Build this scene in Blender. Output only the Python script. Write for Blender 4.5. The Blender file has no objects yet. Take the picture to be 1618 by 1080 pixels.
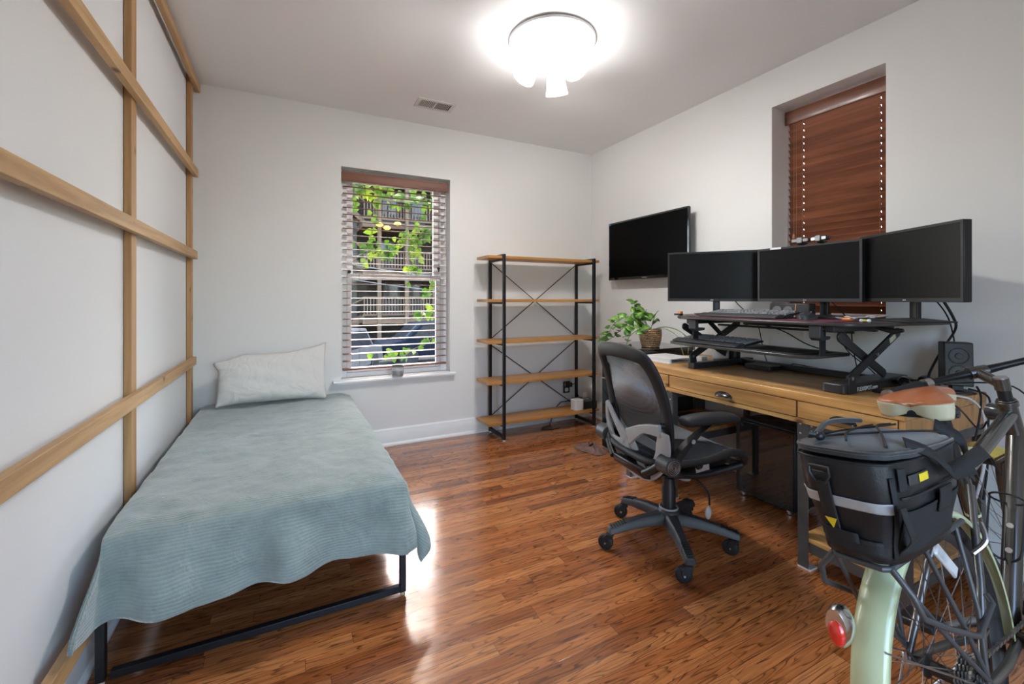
import bpy, math, random
from math import sin, cos, pi, radians as R, sqrt, atan2
from mathutils import Vector as V, Matrix as M4, noise as NZ

C = bpy.context.scene.collection
scn = bpy.context.scene
random.seed(7)

# ------------------------------------------------------------------ camera
cam_d = bpy.data.cameras.new('camera'); cam = bpy.data.objects.new('camera', cam_d); C.objects.link(cam)
cam.location = (0, 0, 1.225); cam.rotation_euler = (R(90), 0, R(-27.0))
cam_d.sensor_width = 36; cam_d.lens = 697.0/1618*36; cam_d.shift_y = -(540-472)/1618
cam_d.clip_start = 0.05; cam_d.clip_end = 200
scn.camera = cam
# ------------------------------------------------------------------ view
scn.view_settings.view_transform = 'Standard'; scn.view_settings.look = 'None'
scn.view_settings.gamma = 1; scn.view_settings.use_curve_mapping = False
scn.view_settings.exposure = 0.50
# ------------------------------------------------------------------ sky
w = bpy.data.worlds.new('sky'); scn.world = w; w.use_nodes = True
nt = w.node_tree; nt.nodes.clear()
out = nt.nodes.new('ShaderNodeOutputWorld'); bg = nt.nodes.new('ShaderNodeBackground')
sky = nt.nodes.new('ShaderNodeTexSky'); sky.sky_type = 'NISHITA'; sky.sun_disc = False
sky.sun_elevation = R(44); sky.sun_rotation = R(12); sky.air_density = 1.0; sky.dust_density = 2.2
bg.inputs['Strength'].default_value = 1.45
nt.links.new(sky.outputs[0], bg.inputs[0]); nt.links.new(bg.outputs[0], out.inputs[0])
# sun over the yard
sd = bpy.data.lights.new('sun', 'SUN'); sd.energy = 4.0; sd.angle = R(1.0); sd.color = (1, .93, .8)
sun = bpy.data.objects.new('sun', sd); C.objects.link(sun); sun.rotation_euler = (R(49), 0, R(86))
# light-sampling portals at the back window and the added front fill opening
def portal(name, loc, rot, sx, sy):
    d = bpy.data.lights.new(name, 'AREA'); d.shape = 'RECTANGLE'; d.size = sx; d.size_y = sy
    d.cycles.is_portal = True
    o = bpy.data.objects.new(name, d); C.objects.link(o); o.location = loc; o.rotation_euler = rot
portal('daylight_portal', (.845, 3.98, 1.43), (R(-90), 0, 0), .95, 1.75)
portal('front_fill_portal', (.75, -1.02, 1.1), (R(90), 0, 0), 1.3, 2.2)
BULB_W = 17.0      # each of the ceiling fixture's bulbs
SHADE_E = 16      # glow of the frosted shades

# ------------------------------------------------------------------ mesh helpers
class MB:
    def __init__(s): s.v = []; s.f = []
    def add(s, vs, fs):
        n = len(s.v); s.v += [V(p) for p in vs]; s.f += [tuple(i+n for i in f) for f in fs]; return s
    def box(s, a, b, M=None):
        x0, y0, z0 = a; x1, y1, z1 = b
        vs = [V(p) for p in ((x0,y0,z0),(x1,y0,z0),(x1,y1,z0),(x0,y1,z0),(x0,y0,z1),(x1,y0,z1),(x1,y1,z1),(x0,y1,z1))]
        if M: vs = [M @ p for p in vs]
        return s.add(vs, [(0,3,2,1),(4,5,6,7),(0,1,5,4),(1,2,6,5),(2,3,7,6),(3,0,4,7)])
    def cbox(s, c, d, M=None):
        T = M4.Translation(V(c))
        if M: T = T @ M
        return s.box((-d[0]/2,-d[1]/2,-d[2]/2), (d[0]/2,d[1]/2,d[2]/2), T)
    def rbox(s, a, b, r=.01, seg=3, axis=2, M=None):
        """box with the edges along axis rounded"""
        ax = [0,1,2]; ax.remove(axis); i, j = ax
        pts = []
        for (cx, cy, a0) in ((b[i]-r, b[j]-r, 0), (a[i]+r, b[j]-r, 90), (a[i]+r, a[j]+r, 180), (b[i]-r, a[j]+r, 270)):
            for k in range(seg+1):
                t = R(a0+90*k/seg); pts.append((cx+r*cos(t), cy+r*sin(t)))
        return s.prism(pts, a[axis], b[axis], axis, M)
    def prism(s, pts, z0, z1, axis=2, M=None):
        n = len(pts)
        def mk(p, z):
            q = [0,0,0]; ax = [0,1,2]; ax.remove(axis); q[ax[0]] = p[0]; q[ax[1]] = p[1]; q[axis] = z; return V(q)
        vs = [mk(p, z0) for p in pts] + [mk(p, z1) for p in pts]
        if M: vs = [M @ p for p in vs]
        fs = [tuple(range(n)), tuple(range(2*n-1, n-1, -1))] + [(i, i+n, (i+1)%n+n, (i+1)%n) for i in range(n)]
        return s.add(vs, fs)
    def tube(s, pts, r, n=10, closed=False, cap=True):
        pts = [V(p) for p in pts]; m = len(pts)
        rs = r if isinstance(r, (list, tuple)) else [r]*m
        tang = []
        for i in range(m):
            if closed: t = pts[(i+1)%m]-pts[i-1]
            elif i == 0: t = pts[1]-pts[0]
            elif i == m-1: t = pts[-1]-pts[-2]
            else: t = (pts[i+1]-pts[i]).normalized()+(pts[i]-pts[i-1]).normalized()
            tang.append(t.normalized() if t.length > 1e-9 else V((0,0,1)))
        up = V((0,0,1)) if abs(tang[0].z) < .9 else V((1,0,0))
        nrm = (up - tang[0]*up.dot(tang[0])).normalized()
        vs = []
        for i in range(m):
            nrm = (nrm - tang[i]*nrm.dot(tang[i]))
            nrm = nrm.normalized() if nrm.length > 1e-6 else tang[i].orthogonal().normalized()
            bn = tang[i].cross(nrm)
            for k in range(n):
                a = 2*pi*k/n; vs.append(pts[i] + (nrm*cos(a)+bn*sin(a))*rs[i])
        fs = []
        for i in range(m if closed else m-1):
            j = (i+1) % m
            for k in range(n):
                l = (k+1) % n; fs.append((i*n+k, i*n+l, j*n+l, j*n+k))
        if cap and not closed: fs += [tuple(range(n-1,-1,-1)), tuple(range((m-1)*n, m*n))]
        return s.add(vs, fs)
    def cyl(s, p0, p1, r0, r1=None, n=16): return s.tube([p0, p1], [r0, r0 if r1 is None else r1], n)
    def lathe(s, prof, n=24, M=None, c=(0,0,0)):
        """profile [(r,z)...] about z"""
        vs = []
        for (r, z) in prof:
            for k in range(n):
                a = 2*pi*k/n; vs.append(V((r*cos(a), r*sin(a), z)))
        T = M4.Translation(V(c)) @ (M or M4.Identity(4)); vs = [T @ p for p in vs]
        m = len(prof); fs = []
        for i in range(m-1):
            for k in range(n):
                l = (k+1) % n; fs.append((i*n+k, i*n+l, (i+1)*n+l, (i+1)*n+k))
        if prof[0][0] > 1e-5: fs.append(tuple(range(n-1,-1,-1)))
        if prof[-1][0] > 1e-5: fs.append(tuple(range((m-1)*n, m*n)))
        return s.add(vs, fs)
    def ball(s, c, r, n=12, sc=(1,1,1), M=None):
        prof = [(max(sin(pi*i/n),1e-6)*r, -cos(pi*i/n)*r) for i in range(n+1)]
        T = (M or M4.Identity(4)) @ M4.Diagonal((*sc, 1))
        return s.lathe(prof, max(8, n+4), T, c)
    def torus(s, c, R0, r, axis=(0,0,1), n=40, m=8, a0=0, a1=360, x=None):
        ax = V(axis).normalized(); u = (V(x) if x else ax.orthogonal()).normalized(); v = ax.cross(u)
        full = a1-a0 >= 360
        k = n if full else n+1
        pts = [V(c)+(u*cos(R(a0+(a1-a0)*i/n))+v*sin(R(a0+(a1-a0)*i/n)))*R0 for i in range(k)]
        return s.tube(pts, r, m, closed=full)
    def grid(s, fn, nu, nv):
        vs = [fn(i/nu, j/nv) for j in range(nv+1) for i in range(nu+1)]
        fs = [(j*(nu+1)+i, j*(nu+1)+i+1, (j+1)*(nu+1)+i+1, (j+1)*(nu+1)+i) for j in range(nv) for i in range(nu)]
        return s.add(vs, fs)
    def loft(s, loops, cap=True):
        n = len(loops[0]); vs = [p for l in loops for p in l]; fs = []
        for i in range(len(loops)-1):
            for k in range(n):
                l = (k+1) % n; fs.append((i*n+k, i*n+l, (i+1)*n+l, (i+1)*n+k))
        if cap: fs += [tuple(range(n-1,-1,-1)), tuple(range((len(loops)-1)*n, len(loops)*n))]
        return s.add(vs, fs)

def wm(o):
    m = o.matrix_basis.copy()
    while o.parent: o = o.parent; m = o.matrix_basis @ m
    return m
def build(name, mb, mat, parent=None, world=True, smooth=40, bevel=0, solid=0, subd=0, seg=2):
    me = bpy.data.meshes.new(name)
    vs = mb.v
    if parent is not None and world:
        inv = wm(parent).inverted(); vs = [inv @ p for p in vs]
    me.from_pydata([tuple(p) for p in vs], [], mb.f); me.update()
    for m in (mat if isinstance(mat, (list, tuple)) else [mat]): me.materials.append(m)
    o = bpy.data.objects.new(name, me); C.objects.link(o)
    if parent is not None: o.parent = parent
    import bmesh
    bm = bmesh.new(); bm.from_mesh(me); bmesh.ops.recalc_face_normals(bm, faces=bm.faces); bm.to_mesh(me); bm.free()
    if smooth:
        for p in me.polygons: p.use_smooth = True
        me.set_sharp_from_angle(angle=R(smooth))
    if solid: md = o.modifiers.new('thick', 'SOLIDIFY'); md.thickness = solid; md.offset = -1
    if bevel:
        md = o.modifiers.new('bevel', 'BEVEL'); md.width = bevel; md.segments = seg; md.limit_method = 'ANGLE'; md.angle_limit = R(50)
        md.harden_normals = False
    if subd: md = o.modifiers.new('sub', 'SUBSURF'); md.levels = subd; md.render_levels = subd
    return o
def tag(o, label, cat, group=None):
    o['label'] = label; o['category'] = cat
    if group: o['group'] = group
    return o
def thing(name, label, cat, loc=(0,0,0), rot=(0,0,0), group=None):
    o = bpy.data.objects.new(name, None); C.objects.link(o); o.location = loc; o.rotation_euler = rot
    o.empty_display_size = .05
    o.rotation_mode = 'XYZ'; bpy.context.view_layer.update() if False else None
    return tag(o, label, cat, group)
def struct(o): o['kind'] = 'structure'; return o
def copy_tree(o, parent=None):
    c = o.copy(); C.objects.link(c); c.parent = parent
    for ch in list(o.children): copy_tree(ch, c)
    return c

# ------------------------------------------------------------------ materials
def nodes(name):
    m = bpy.data.materials.new(name); m.use_nodes = True; t = m.node_tree
    return m, t, t.nodes['Principled BSDF']
def N(t, kind, **kw):
    n = t.nodes.new(kind)
    for k, v in kw.items():
        if k in n.inputs: n.inputs[k].default_value = v
        else: setattr(n, k, v)
    return n
def ramp(t, fac, stops):
    r = t.nodes.new('ShaderNodeValToRGB'); e = r.color_ramp.elements
    while len(e) < len(stops): e.new(.5)
    for i, (p, c) in enumerate(stops): e[i].position = p; e[i].color = (*c, 1) if len(c) == 3 else c
    t.links.new(fac, r.inputs[0]); return r
def coords(t, scale=(1,1,1), kind='Object', rot=(0,0,0), loc=(0,0,0)):
    tc = t.nodes.new('ShaderNodeTexCoord'); mp = t.nodes.new('ShaderNodeMapping')
    mp.inputs['Scale'].default_value = scale; mp.inputs['Rotation'].default_value = rot; mp.inputs['Location'].default_value = loc
    t.links.new(tc.outputs[kind], mp.inputs[0]); return mp.outputs[0]
def plain(name, col, rough=.5, metal=0, var=.06, nscale=8, bump=0, bscale=60, coat=0, spec=.5, sheen=0):
    m, t, b = nodes(name)
    co = coords(t)
    n = N(t, 'ShaderNodeTexNoise', Scale=nscale, Detail=4.0); t.links.new(co, n.inputs['Vector'])
    c = V(col); lo = tuple(c*(1-var)); hi = tuple(min(x, 1) for x in c*(1+var))
    r = ramp(t, n.outputs['Fac'], [(.3, lo), (.7, hi)]); t.links.new(r.outputs[0], b.inputs['Base Color'])
    b.inputs['Roughness'].default_value = rough; b.inputs['Metallic'].default_value = metal
    b.inputs['Specular IOR Level'].default_value = spec
    if coat: b.inputs['Coat Weight'].default_value = coat; b.inputs['Coat Roughness'].default_value = .08
    if sheen: b.inputs['Sheen Weight'].default_value = sheen; b.inputs['Sheen Roughness'].default_value = .5
    if bump:
        n2 = N(t, 'ShaderNodeTexNoise', Scale=bscale, Detail=3.0); t.links.new(co, n2.inputs['Vector'])
        bp = N(t, 'ShaderNodeBump', Strength=bump, Distance=.002); t.links.new(n2.outputs['Fac'], bp.inputs['Height'])
        t.links.new(bp.outputs[0], b.inputs['Normal'])
    return m
def wood(name, a, b_, axis=0, fine=40, rough=.45, knots=True, coat=0, contrast=1, knot_col=None):
    m, t, b = nodes(name)
    s = [fine]*3; s[axis] = fine*.045
    co = coords(t, tuple(s)); s2 = [6]*3; s2[axis] = 1.0; co2 = coords(t, tuple(s2))
    n = N(t, 'ShaderNodeTexNoise', Scale=1.0, Detail=6.0, Roughness=.6, Distortion=.4); t.links.new(co, n.inputs['Vector'])
    n2 = N(t, 'ShaderNodeTexNoise', Scale=1.2, Detail=3.0, Distortion=1.2); t.links.new(co2, n2.inputs['Vector'])
    mid = tuple((V(a)+V(b_))/2)
    r1 = ramp(t, n.outputs['Fac'], [(.36, a), (.5, mid), (.64, b_)])
    r2 = ramp(t, n2.outputs['Fac'], [(.3, (1-.28*contrast,)*3), (.6, (1,1,1))])
    mx = N(t, 'ShaderNodeMix', data_type='RGBA', blend_type='MULTIPLY'); mx.inputs[0].default_value = 1
    t.links.new(r1.outputs[0], mx.inputs[6]); t.links.new(r2.outputs[0], mx.inputs[7])
    last = mx.outputs[2]
    if knots:
        s3 = [9]*3; s3[axis] = 5; co3 = coords(t, tuple(s3))
        vo = N(t, 'ShaderNodeTexVoronoi', Scale=1.0); t.links.new(co3, vo.inputs['Vector'])
        rk = ramp(t, vo.outputs['Distance'], [(.05, (1,1,1)), (.15, (0,0,0))])
        mk = N(t, 'ShaderNodeMix', data_type='RGBA'); t.links.new(rk.outputs[0], mk.inputs[0])
        t.links.new(last, mk.inputs[6]); kc = knot_col or tuple(V(a)*.35); mk.inputs[7].default_value = (*kc, 1); last = mk.outputs[2]
    t.links.new(last, b.inputs['Base Color']); b.inputs['Roughness'].default_value = rough
    if coat: b.inputs['Coat Weight'].default_value = coat; b.inputs['Coat Roughness'].default_value = .15
    bp = N(t, 'ShaderNodeBump', Strength=.15, Distance=.001); t.links.new(n.outputs['Fac'], bp.inputs['Height']); t.links.new(bp.outputs[0], b.inputs['Normal'])
    return m
def emis(name, col, s):
    m, t, b = nodes(name); b.inputs['Base Color'].default_value = (*col, 1)
    b.inputs['Emission Color'].default_value = (*col, 1); b.inputs['Emission Strength'].default_value = s; return m
def glassm(name, rough=.0, col=(1,1,1)):
    """thin window glass: mostly clear with a fresnel sheen"""
    m = bpy.data.materials.new(name); m.use_nodes = True; t = m.node_tree; t.nodes.clear()
    o = t.nodes.new('ShaderNodeOutputMaterial'); tr = t.nodes.new('ShaderNodeBsdfTransparent'); gl = t.nodes.new('ShaderNodeBsdfGlossy')
    tr.inputs[0].default_value = (*col, 1); gl.inputs['Roughness'].default_value = rough
    fr = N(t, 'ShaderNodeFresnel', IOR=1.15); mx = t.nodes.new('ShaderNodeMixShader')
    t.links.new(fr.outputs[0], mx.inputs[0]); t.links.new(tr.outputs[0], mx.inputs[1]); t.links.new(gl.outputs[0], mx.inputs[2]); t.links.new(mx.outputs[0], o.inputs[0])
    return m
def mesh_fabric(name, col, scale, open_=.35):
    """woven net: real see-through holes in a regular grid"""
    m, t, b = nodes(name)
    co = coords(t, (scale,)*3, 'UV' if False else 'Object')
    o = t.nodes['Material Output']
    w1 = N(t, 'ShaderNodeTexWave', wave_type='BANDS', bands_direction='Y', Scale=1.0); w2 = N(t, 'ShaderNodeTexWave', wave_type='BANDS', bands_direction='Z', Scale=1.0)
    t.links.new(co, w1.inputs['Vector']); t.links.new(co, w2.inputs['Vector'])
    mu = N(t, 'ShaderNodeMath', operation='MULTIPLY'); t.links.new(w1.outputs['Fac'], mu.inputs[0]); t.links.new(w2.outputs['Fac'], mu.inputs[1])
    gt = N(t, 'ShaderNodeMath', operation='GREATER_THAN'); t.links.new(mu.outputs[0], gt.inputs[0]); gt.inputs[1].default_value = 1-open_
    b.inputs['Base Color'].default_value = (*col, 1); b.inputs['Roughness'].default_value = .7
    tr = t.nodes.new('ShaderNodeBsdfTransparent'); mx = t.nodes.new('ShaderNodeMixShader')
    t.links.new(gt.outputs[0], mx.inputs[0]); t.links.new(b.outputs[0], mx.inputs[1]); t.links.new(tr.outputs[0], mx.inputs[2]); t.links.new(mx.outputs[0], o.inputs[0])
    return m

wall_paint = plain('wall_paint', (.80,.795,.78), .85, var=.012, nscale=1.5, bump=.04, bscale=180)
wall_paint_cool = plain('wall_paint_cool', (.80,.81,.82), .8, var=.012, nscale=1.5, bump=.04, bscale=180)
ceil_paint = plain('ceiling_paint', (.88,.885,.89), .9, var=.02, nscale=.8, bump=.06, bscale=90)
trim_white = plain('trim_white', (.84,.84,.83), .35, var=.02, nscale=4)
white_gloss = plain('white_gloss', (.90,.90,.90), .25, var=.02)
white_plastic = plain('white_plastic', (.72,.71,.70), .4, var=.03)
pine = wood('pine_batten', (.46,.26,.11), (.66,.42,.20), axis=1, fine=28, rough=.5, contrast=.7)
pine_v = wood('pine_batten_vertical', (.42,.22,.085), (.58,.34,.15), axis=2, fine=28, rough=.5, contrast=.7)
desk_wood = wood('desk_wood', (.43,.195,.05), (.76,.42,.135), axis=1, fine=26, rough=.42, coat=.15, contrast=1.5, knot_col=(.12,.04,.012))
desk_side = wood('desk_end_wood', (.46,.22,.07), (.66,.35,.13), axis=2, fine=26, rough=.45, contrast=1, knots=False)
shelf_wood = wood('shelf_wood', (.46,.20,.045), (.60,.30,.085), axis=0, fine=16, rough=.4, knots=False, contrast=.6, coat=.1)
blind_wood = wood('blind_wood', (.17,.055,.025), (.29,.105,.05), axis=1, fine=18, rough=.42, knots=False, contrast=1.2, coat=.2)
blind_wood_x = wood('blind_wood_x', (.16,.055,.03), (.26,.10,.055), axis=0, fine=18, rough=.5, knots=False, contrast=1.0, coat=0)
black_steel = plain('black_steel', (.014,.0145,.017), .38, metal=.3, var=.15, nscale=20)
black_plastic = plain('black_plastic', (.012,.012,.013), .42, var=.12, nscale=30, bump=.05, bscale=400)
black_matte = plain('black_matte', (.014,.014,.015), .6, var=.1)
black_rubber = plain('black_rubber', (.011,.011,.012), .62, var=.15, bump=.1, bscale=300)
black_gloss = plain('black_gloss', (.008,.008,.009), .08, var=.05, coat=.5)
screen_mat = plain('screen', (.0065,.0068,.0072), .30, var=.03, spec=.18)
tv_screen = plain('tv_screen', (.002,.002,.002), .35, var=.02, spec=.04)
grey_plastic = plain('grey_plastic', (.40,.405,.41), .36, var=.04, bump=.03, bscale=400)
dark_grey = plain('dark_grey', (.038,.039,.041), .45, var=.1)
key_mat = plain('key_plastic', (.21,.215,.225), .5, var=.1)
chrome = plain('chrome', (.72,.72,.72), .18, metal=1, var=.05)
silver = plain('brushed_alloy', (.55,.55,.56), .32, metal=1, var=.1, nscale=20)
galv = plain('desk_leg_steel', (.13,.125,.12), .45, metal=.6, var=.15, nscale=15)

# ================================================================== the room
LX, RX, BY, FY, H = -.60, 2.86, 3.765, -1.0, 2.74
W1 = (.385, 1.298, .575, 2.287)      # back window opening x0,x1,z0,z1
W2 = (1.197, 1.822, 1.10, 2.492)     # right window opening y0,y1,z0,z1

# floor: oak strips running across the room
def floor_mat():
    m, t, b = nodes('oak_floor')
    tc = t.nodes.new('ShaderNodeTexCoord'); sp = t.nodes.new('ShaderNodeSeparateXYZ'); t.links.new(tc.outputs['Object'], sp.inputs[0])
    def ma(op, a, b_=None, c=None):
        n = N(t, 'ShaderNodeMath', operation=op)
        for i, q in enumerate((a, b_, c)):
            if q is None: continue
            if isinstance(q, (int, float)): n.inputs[i].default_value = q
            else: t.links.new(q, n.inputs[i])
        return n.outputs[0]
    wd = .0571
    ry = ma('DIVIDE', sp.outputs[1], wd); row = ma('FLOOR', ry)
    wn = N(t, 'ShaderNodeTexWhiteNoise', noise_dimensions='1D'); t.links.new(row, wn.inputs['W'])
    off = ma('MULTIPLY', wn.outputs['Value'], 7.3)
    lx = ma('DIVIDE', ma('ADD', sp.outputs[0], off), .74); col = ma('FLOOR', lx)
    cm = t.nodes.new('ShaderNodeCombineXYZ'); t.links.new(col, cm.inputs[0]); t.links.new(row, cm.inputs[1])
    w2 = N(t, 'ShaderNodeTexWhiteNoise', noise_dimensions='2D'); t.links.new(cm.outputs[0], w2.inputs['Vector'])
    rnd = w2.outputs['Value']
    # grain coordinates shifted per board
    cg = t.nodes.new('ShaderNodeCombineXYZ'); t.links.new(ma('ADD', sp.outputs[0], ma('MULTIPLY', rnd, 31)), cg.inputs[0])
    t.links.new(sp.outputs[1], cg.inputs[1]); t.links.new(ma('MULTIPLY', rnd, 17), cg.inputs[2])
    mp = N(t, 'ShaderNodeMapping'); mp.inputs['Scale'].default_value = (2.6, 60, 1); t.links.new(cg.outputs[0], mp.inputs[0])
    n1 = N(t, 'ShaderNodeTexNoise', Scale=1.6, Detail=6.0, Roughness=.62, Distortion=.3); t.links.new(mp.outputs[0], n1.inputs['Vector'])
    mp2 = N(t, 'ShaderNodeMapping'); mp2.inputs['Scale'].default_value = (1.5, 15, 1); t.links.new(cg.outputs[0], mp2.inputs[0])
    n2 = N(t, 'ShaderNodeTexNoise', Scale=1.0, Detail=2.0); t.links.new(mp2.outputs[0], n2.inputs['Vector'])
    # cathedral figure: rings of a stretched noise field
    rings = ma('FRACT', ma('MULTIPLY', n2.outputs['Fac'], 16))
    rr = ramp(t, rings, [(.0, (0,0,0)), (.62, (0,0,0)), (.88, (1,1,1)), (.95, (1,1,1)), (1.0, (.0,.0,.0))])
    mp3 = N(t, 'ShaderNodeMapping'); mp3.inputs['Scale'].default_value = (9, 200, 1); t.links.new(cg.outputs[0], mp3.inputs[0])
    n3 = N(t, 'ShaderNodeTexNoise', Scale=1.0, Detail=2.0); t.links.new(mp3.outputs[0], n3.inputs['Vector'])
    pores = ramp(t, n3.outputs['Fac'], [(.40, (0,0,0)), (.56, (1,1,1))])
    base = ramp(t, rnd, [(0, (.30,.092,.026)), (.3, (.41,.140,.040)), (.6, (.48,.178,.055)), (.88, (.56,.225,.075)), (1, (.22,.066,.020))])
    g = ramp(t, n1.outputs['Fac'], [(.28, (.62,.58,.55)), (.5, (.98,.98,.98)), (.72, (1.32,1.30,1.28))])
    m1 = N(t, 'ShaderNodeMix', data_type='RGBA', blend_type='MULTIPLY'); m1.inputs[0].default_value = 1
    t.links.new(base.outputs[0], m1.inputs[6]); t.links.new(g.outputs[0], m1.inputs[7])
    dk = ma('MULTIPLY', ma('MULTIPLY', rr.outputs[0], ma('ADD', ma('MULTIPLY', pores.outputs[0], .6), .3)), .85)
    m2 = N(t, 'ShaderNodeMix', data_type='RGBA'); t.links.new(dk, m2.inputs[0]); t.links.new(m1.outputs[2], m2.inputs[6]); m2.inputs[7].default_value = (.045,.013,.006,1)
    # board gaps
    fy = ma('FRACT', ry); fx = ma('FRACT', lx)
    gy = ma('LESS_THAN', ma('MINIMUM', fy, ma('SUBTRACT', 1, fy)), .018); gx = ma('LESS_THAN', fx, .0022)
    gap = ma('MAXIMUM', gy, gx)
    m3 = N(t, 'ShaderNodeMix', data_type='RGBA'); t.links.new(ma('MULTIPLY', gap, .75), m3.inputs[0]); t.links.new(m2.outputs[2], m3.inputs[6]); m3.inputs[7].default_value = (.05,.016,.008,1)
    t.links.new(m3.outputs[2], b.inputs['Base Color'])
    rg = N(t, 'ShaderNodeTexNoise', Scale=3.0, Detail=4.0); t.links.new(tc.outputs['Object'], rg.inputs['Vector'])
    rm = N(t, 'ShaderNodeMapRange'); t.links.new(rg.outputs['Fac'], rm.inputs[0]); rm.inputs[3].default_value = .14; rm.inputs[4].default_value = .26
    t.links.new(rm.outputs[0], b.inputs['Roughness']); b.inputs['Specular IOR Level'].default_value = .5
    b.inputs['Coat Weight'].default_value = .6; b.inputs['Coat Roughness'].default_value = .10
    hh = ma('SUBTRACT', ma('MULTIPLY', n1.outputs['Fac'], .5), ma('ADD', ma('MULTIPLY', gap, .8), ma('MULTIPLY', dk, .25)))
    wv = N(t, 'ShaderNodeTexNoise', Scale=7.0, Detail=1.0); t.links.new(tc.outputs['Object'], wv.inputs['Vector'])
    bp0 = N(t, 'ShaderNodeBump', Strength=.15, Distance=.01); t.links.new(wv.outputs['Fac'], bp0.inputs['Height'])
    bp = N(t, 'ShaderNodeBump', Strength=.22, Distance=.0012); t.links.new(hh, bp.inputs['Height']); t.links.new(bp0.outputs[0], bp.inputs['Normal'])
    t.links.new(bp.outputs[0], b.inputs['Normal']); t.links.new(bp.outputs[0], b.inputs['Coat Normal'])
    return m
struct(build('floor', MB().box((LX-.15, FY-.15, -.08), (RX+.25, BY+.25, 0)), floor_mat(), smooth=0))
struct(build('ceiling', MB().box((LX-.15, FY-.15, H), (RX+.25, BY+.25, H+.12)), ceil_paint, smooth=0))
struct(build('wall_left', MB().box((LX-.15, FY, 0), (LX, BY, H)), wall_paint_cool, smooth=0))
x0, x1, z0, z1 = W1; TB = .20
struct(build('wall_back', MB().box((LX-.15, BY, 0), (x0, BY+TB, H)).box((x1, BY, 0), (RX, BY+TB, H)).box((x0, BY, z1), (x1, BY+TB, H)).box((x0, BY, 0), (x1, BY+TB, z0-.005)), wall_paint, smooth=0))
y0, y1, zz0, zz1 = W2; TR = .24
struct(build('wall_right', MB().box((RX, FY, 0), (RX+TR, y0, H)).box((RX, y1, 0), (RX+TR, BY+TB, H)).box((RX, y0, zz1), (RX+TR, y1, H)).box((RX, y0, 0), (RX+TR, y1, zz0)), wall_paint, smooth=0))
struct(build('wall_front', MB().box((LX-.15, FY-.12, 0), (.1, FY, H)).box((1.4, FY-.12, 0), (RX+TR, FY, H)).box((.1, FY-.12, 2.2), (1.4, FY, H)), wall_paint, smooth=0))  # unseen wall, with an opening added to let sky fill light in
# baseboards
prof = [(0,0),(.030,0),(.030,.012),(.022,.024),(.018,.026),(.018,.110),(.013,.120),(.013,.128),(.006,.140),(0,.140)]
def base(name, axis, a, b, at, sgn):
    pts = [(at+sgn*p[0], p[1]) for p in prof]
    mb = MB()
    if axis == 'x': mb.prism([(p[0], p[1]) for p in pts], a, b, 0)
    else: mb.prism([(p[0], p[1]) for p in pts], a, b, 1)
    struct(build(name, mb, trim_white, smooth=30))
base('baseboard_back', 'x', LX+.031, RX-.031, BY, -1)
base('baseboard_left', 'y', FY, BY-.0005, LX, 1)
base('baseboard_right', 'y', FY, BY-.0005, RX, -1)

# back window: sill, frame, two sashes with panes
sill = struct(build('trim_1', MB().rbox((.322, BY-.048, .553), (1.338, BY+.10, .575), .006, 3, 0).box((.35, BY-.014, .535), (1.31, BY, .553)), white_gloss, bevel=.003))
win = thing('window_1', '', '', (.84, 3.93, .575)); del win['label']; del win['category']; struct(win)
fy0, fy1 = 3.875, 3.965
fr = MB().box((x0, fy0, z0), (.440, fy1, z1)).box((1.243, fy0, z0), (x1, fy1, z1)).box((.440, fy0, 2.235), (1.243, fy1, z1)).box((.440, fy0, z0), (1.243, fy1, .612))
build('window_frame', fr, white_gloss, win, bevel=.003)
build('lower_sash', MB().box((.442, 3.888, .613), (.478, 3.918, 1.435)).box((1.205, 3.888, .613), (1.241, 3.918, 1.435)).box((.478, 3.888, .613), (1.205, 3.918, .652)).box((.478, 3.888, 1.388), (1.205, 3.918, 1.435)), white_gloss, win, bevel=.004)
build('upper_sash', MB().box((.442, 3.925, 1.40), (.492, 3.955, 2.233)).box((1.191, 3.925, 1.40), (1.241, 3.955, 2.233)).box((.492, 3.925, 1.40), (1.191, 3.955, 1.43)).box((.492, 3.925, 2.205), (1.191, 3.955, 2.233)), white_gloss, win, bevel=.004)
clear = glassm('window_glass')
build('lower_pane', MB().box((.478, 3.902, .652), (1.205, 3.905, 1.388)), clear, win, smooth=0)
build('upper_pane', MB().box((.492, 3.939, 1.43), (1.191, 3.942, 2.205)), clear, win, smooth=0)
build('sash_lock', MB().cyl((.46, 3.88, 1.45), (.46, 3.90, 1.45), .013).cyl((1.225, 3.87, 1.50), (1.225, 3.89, 1.50), .012).box((1.219, 3.866, 1.47), (1.231, 3.880, 1.50)), black_plastic, win)

# right window behind the closed blind
win2 = thing('window_2', '', '', (3.06, 1.51, 1.10)); del win2['label']; del win2['category']; struct(win2)
build('window_frame', MB().box((3.04, y0, zz0), (3.098, y0+.05, zz1)).box((3.04, y1-.05, zz0), (3.098, y1, zz1)).box((3.04, y0+.05, zz1-.05), (3.098, y1-.05, zz1)).box((3.04, y0+.05, zz0), (3.098, y1-.05, zz0+.05)).box((3.045, y0+.05, 1.77), (3.09, y1-.05, 1.81)), white_gloss, win2, bevel=.003)
build('pane', MB().box((3.066, y0+.05, zz0+.05), (3.070, y1-.05, zz1-.05)), clear, win2, smooth=0)
struct(build('trim_2', MB().box((RX-.02, y0-.03, zz0-.022), (3.04, y1+.03, zz0-.0)), white_gloss, bevel=.003))

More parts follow.
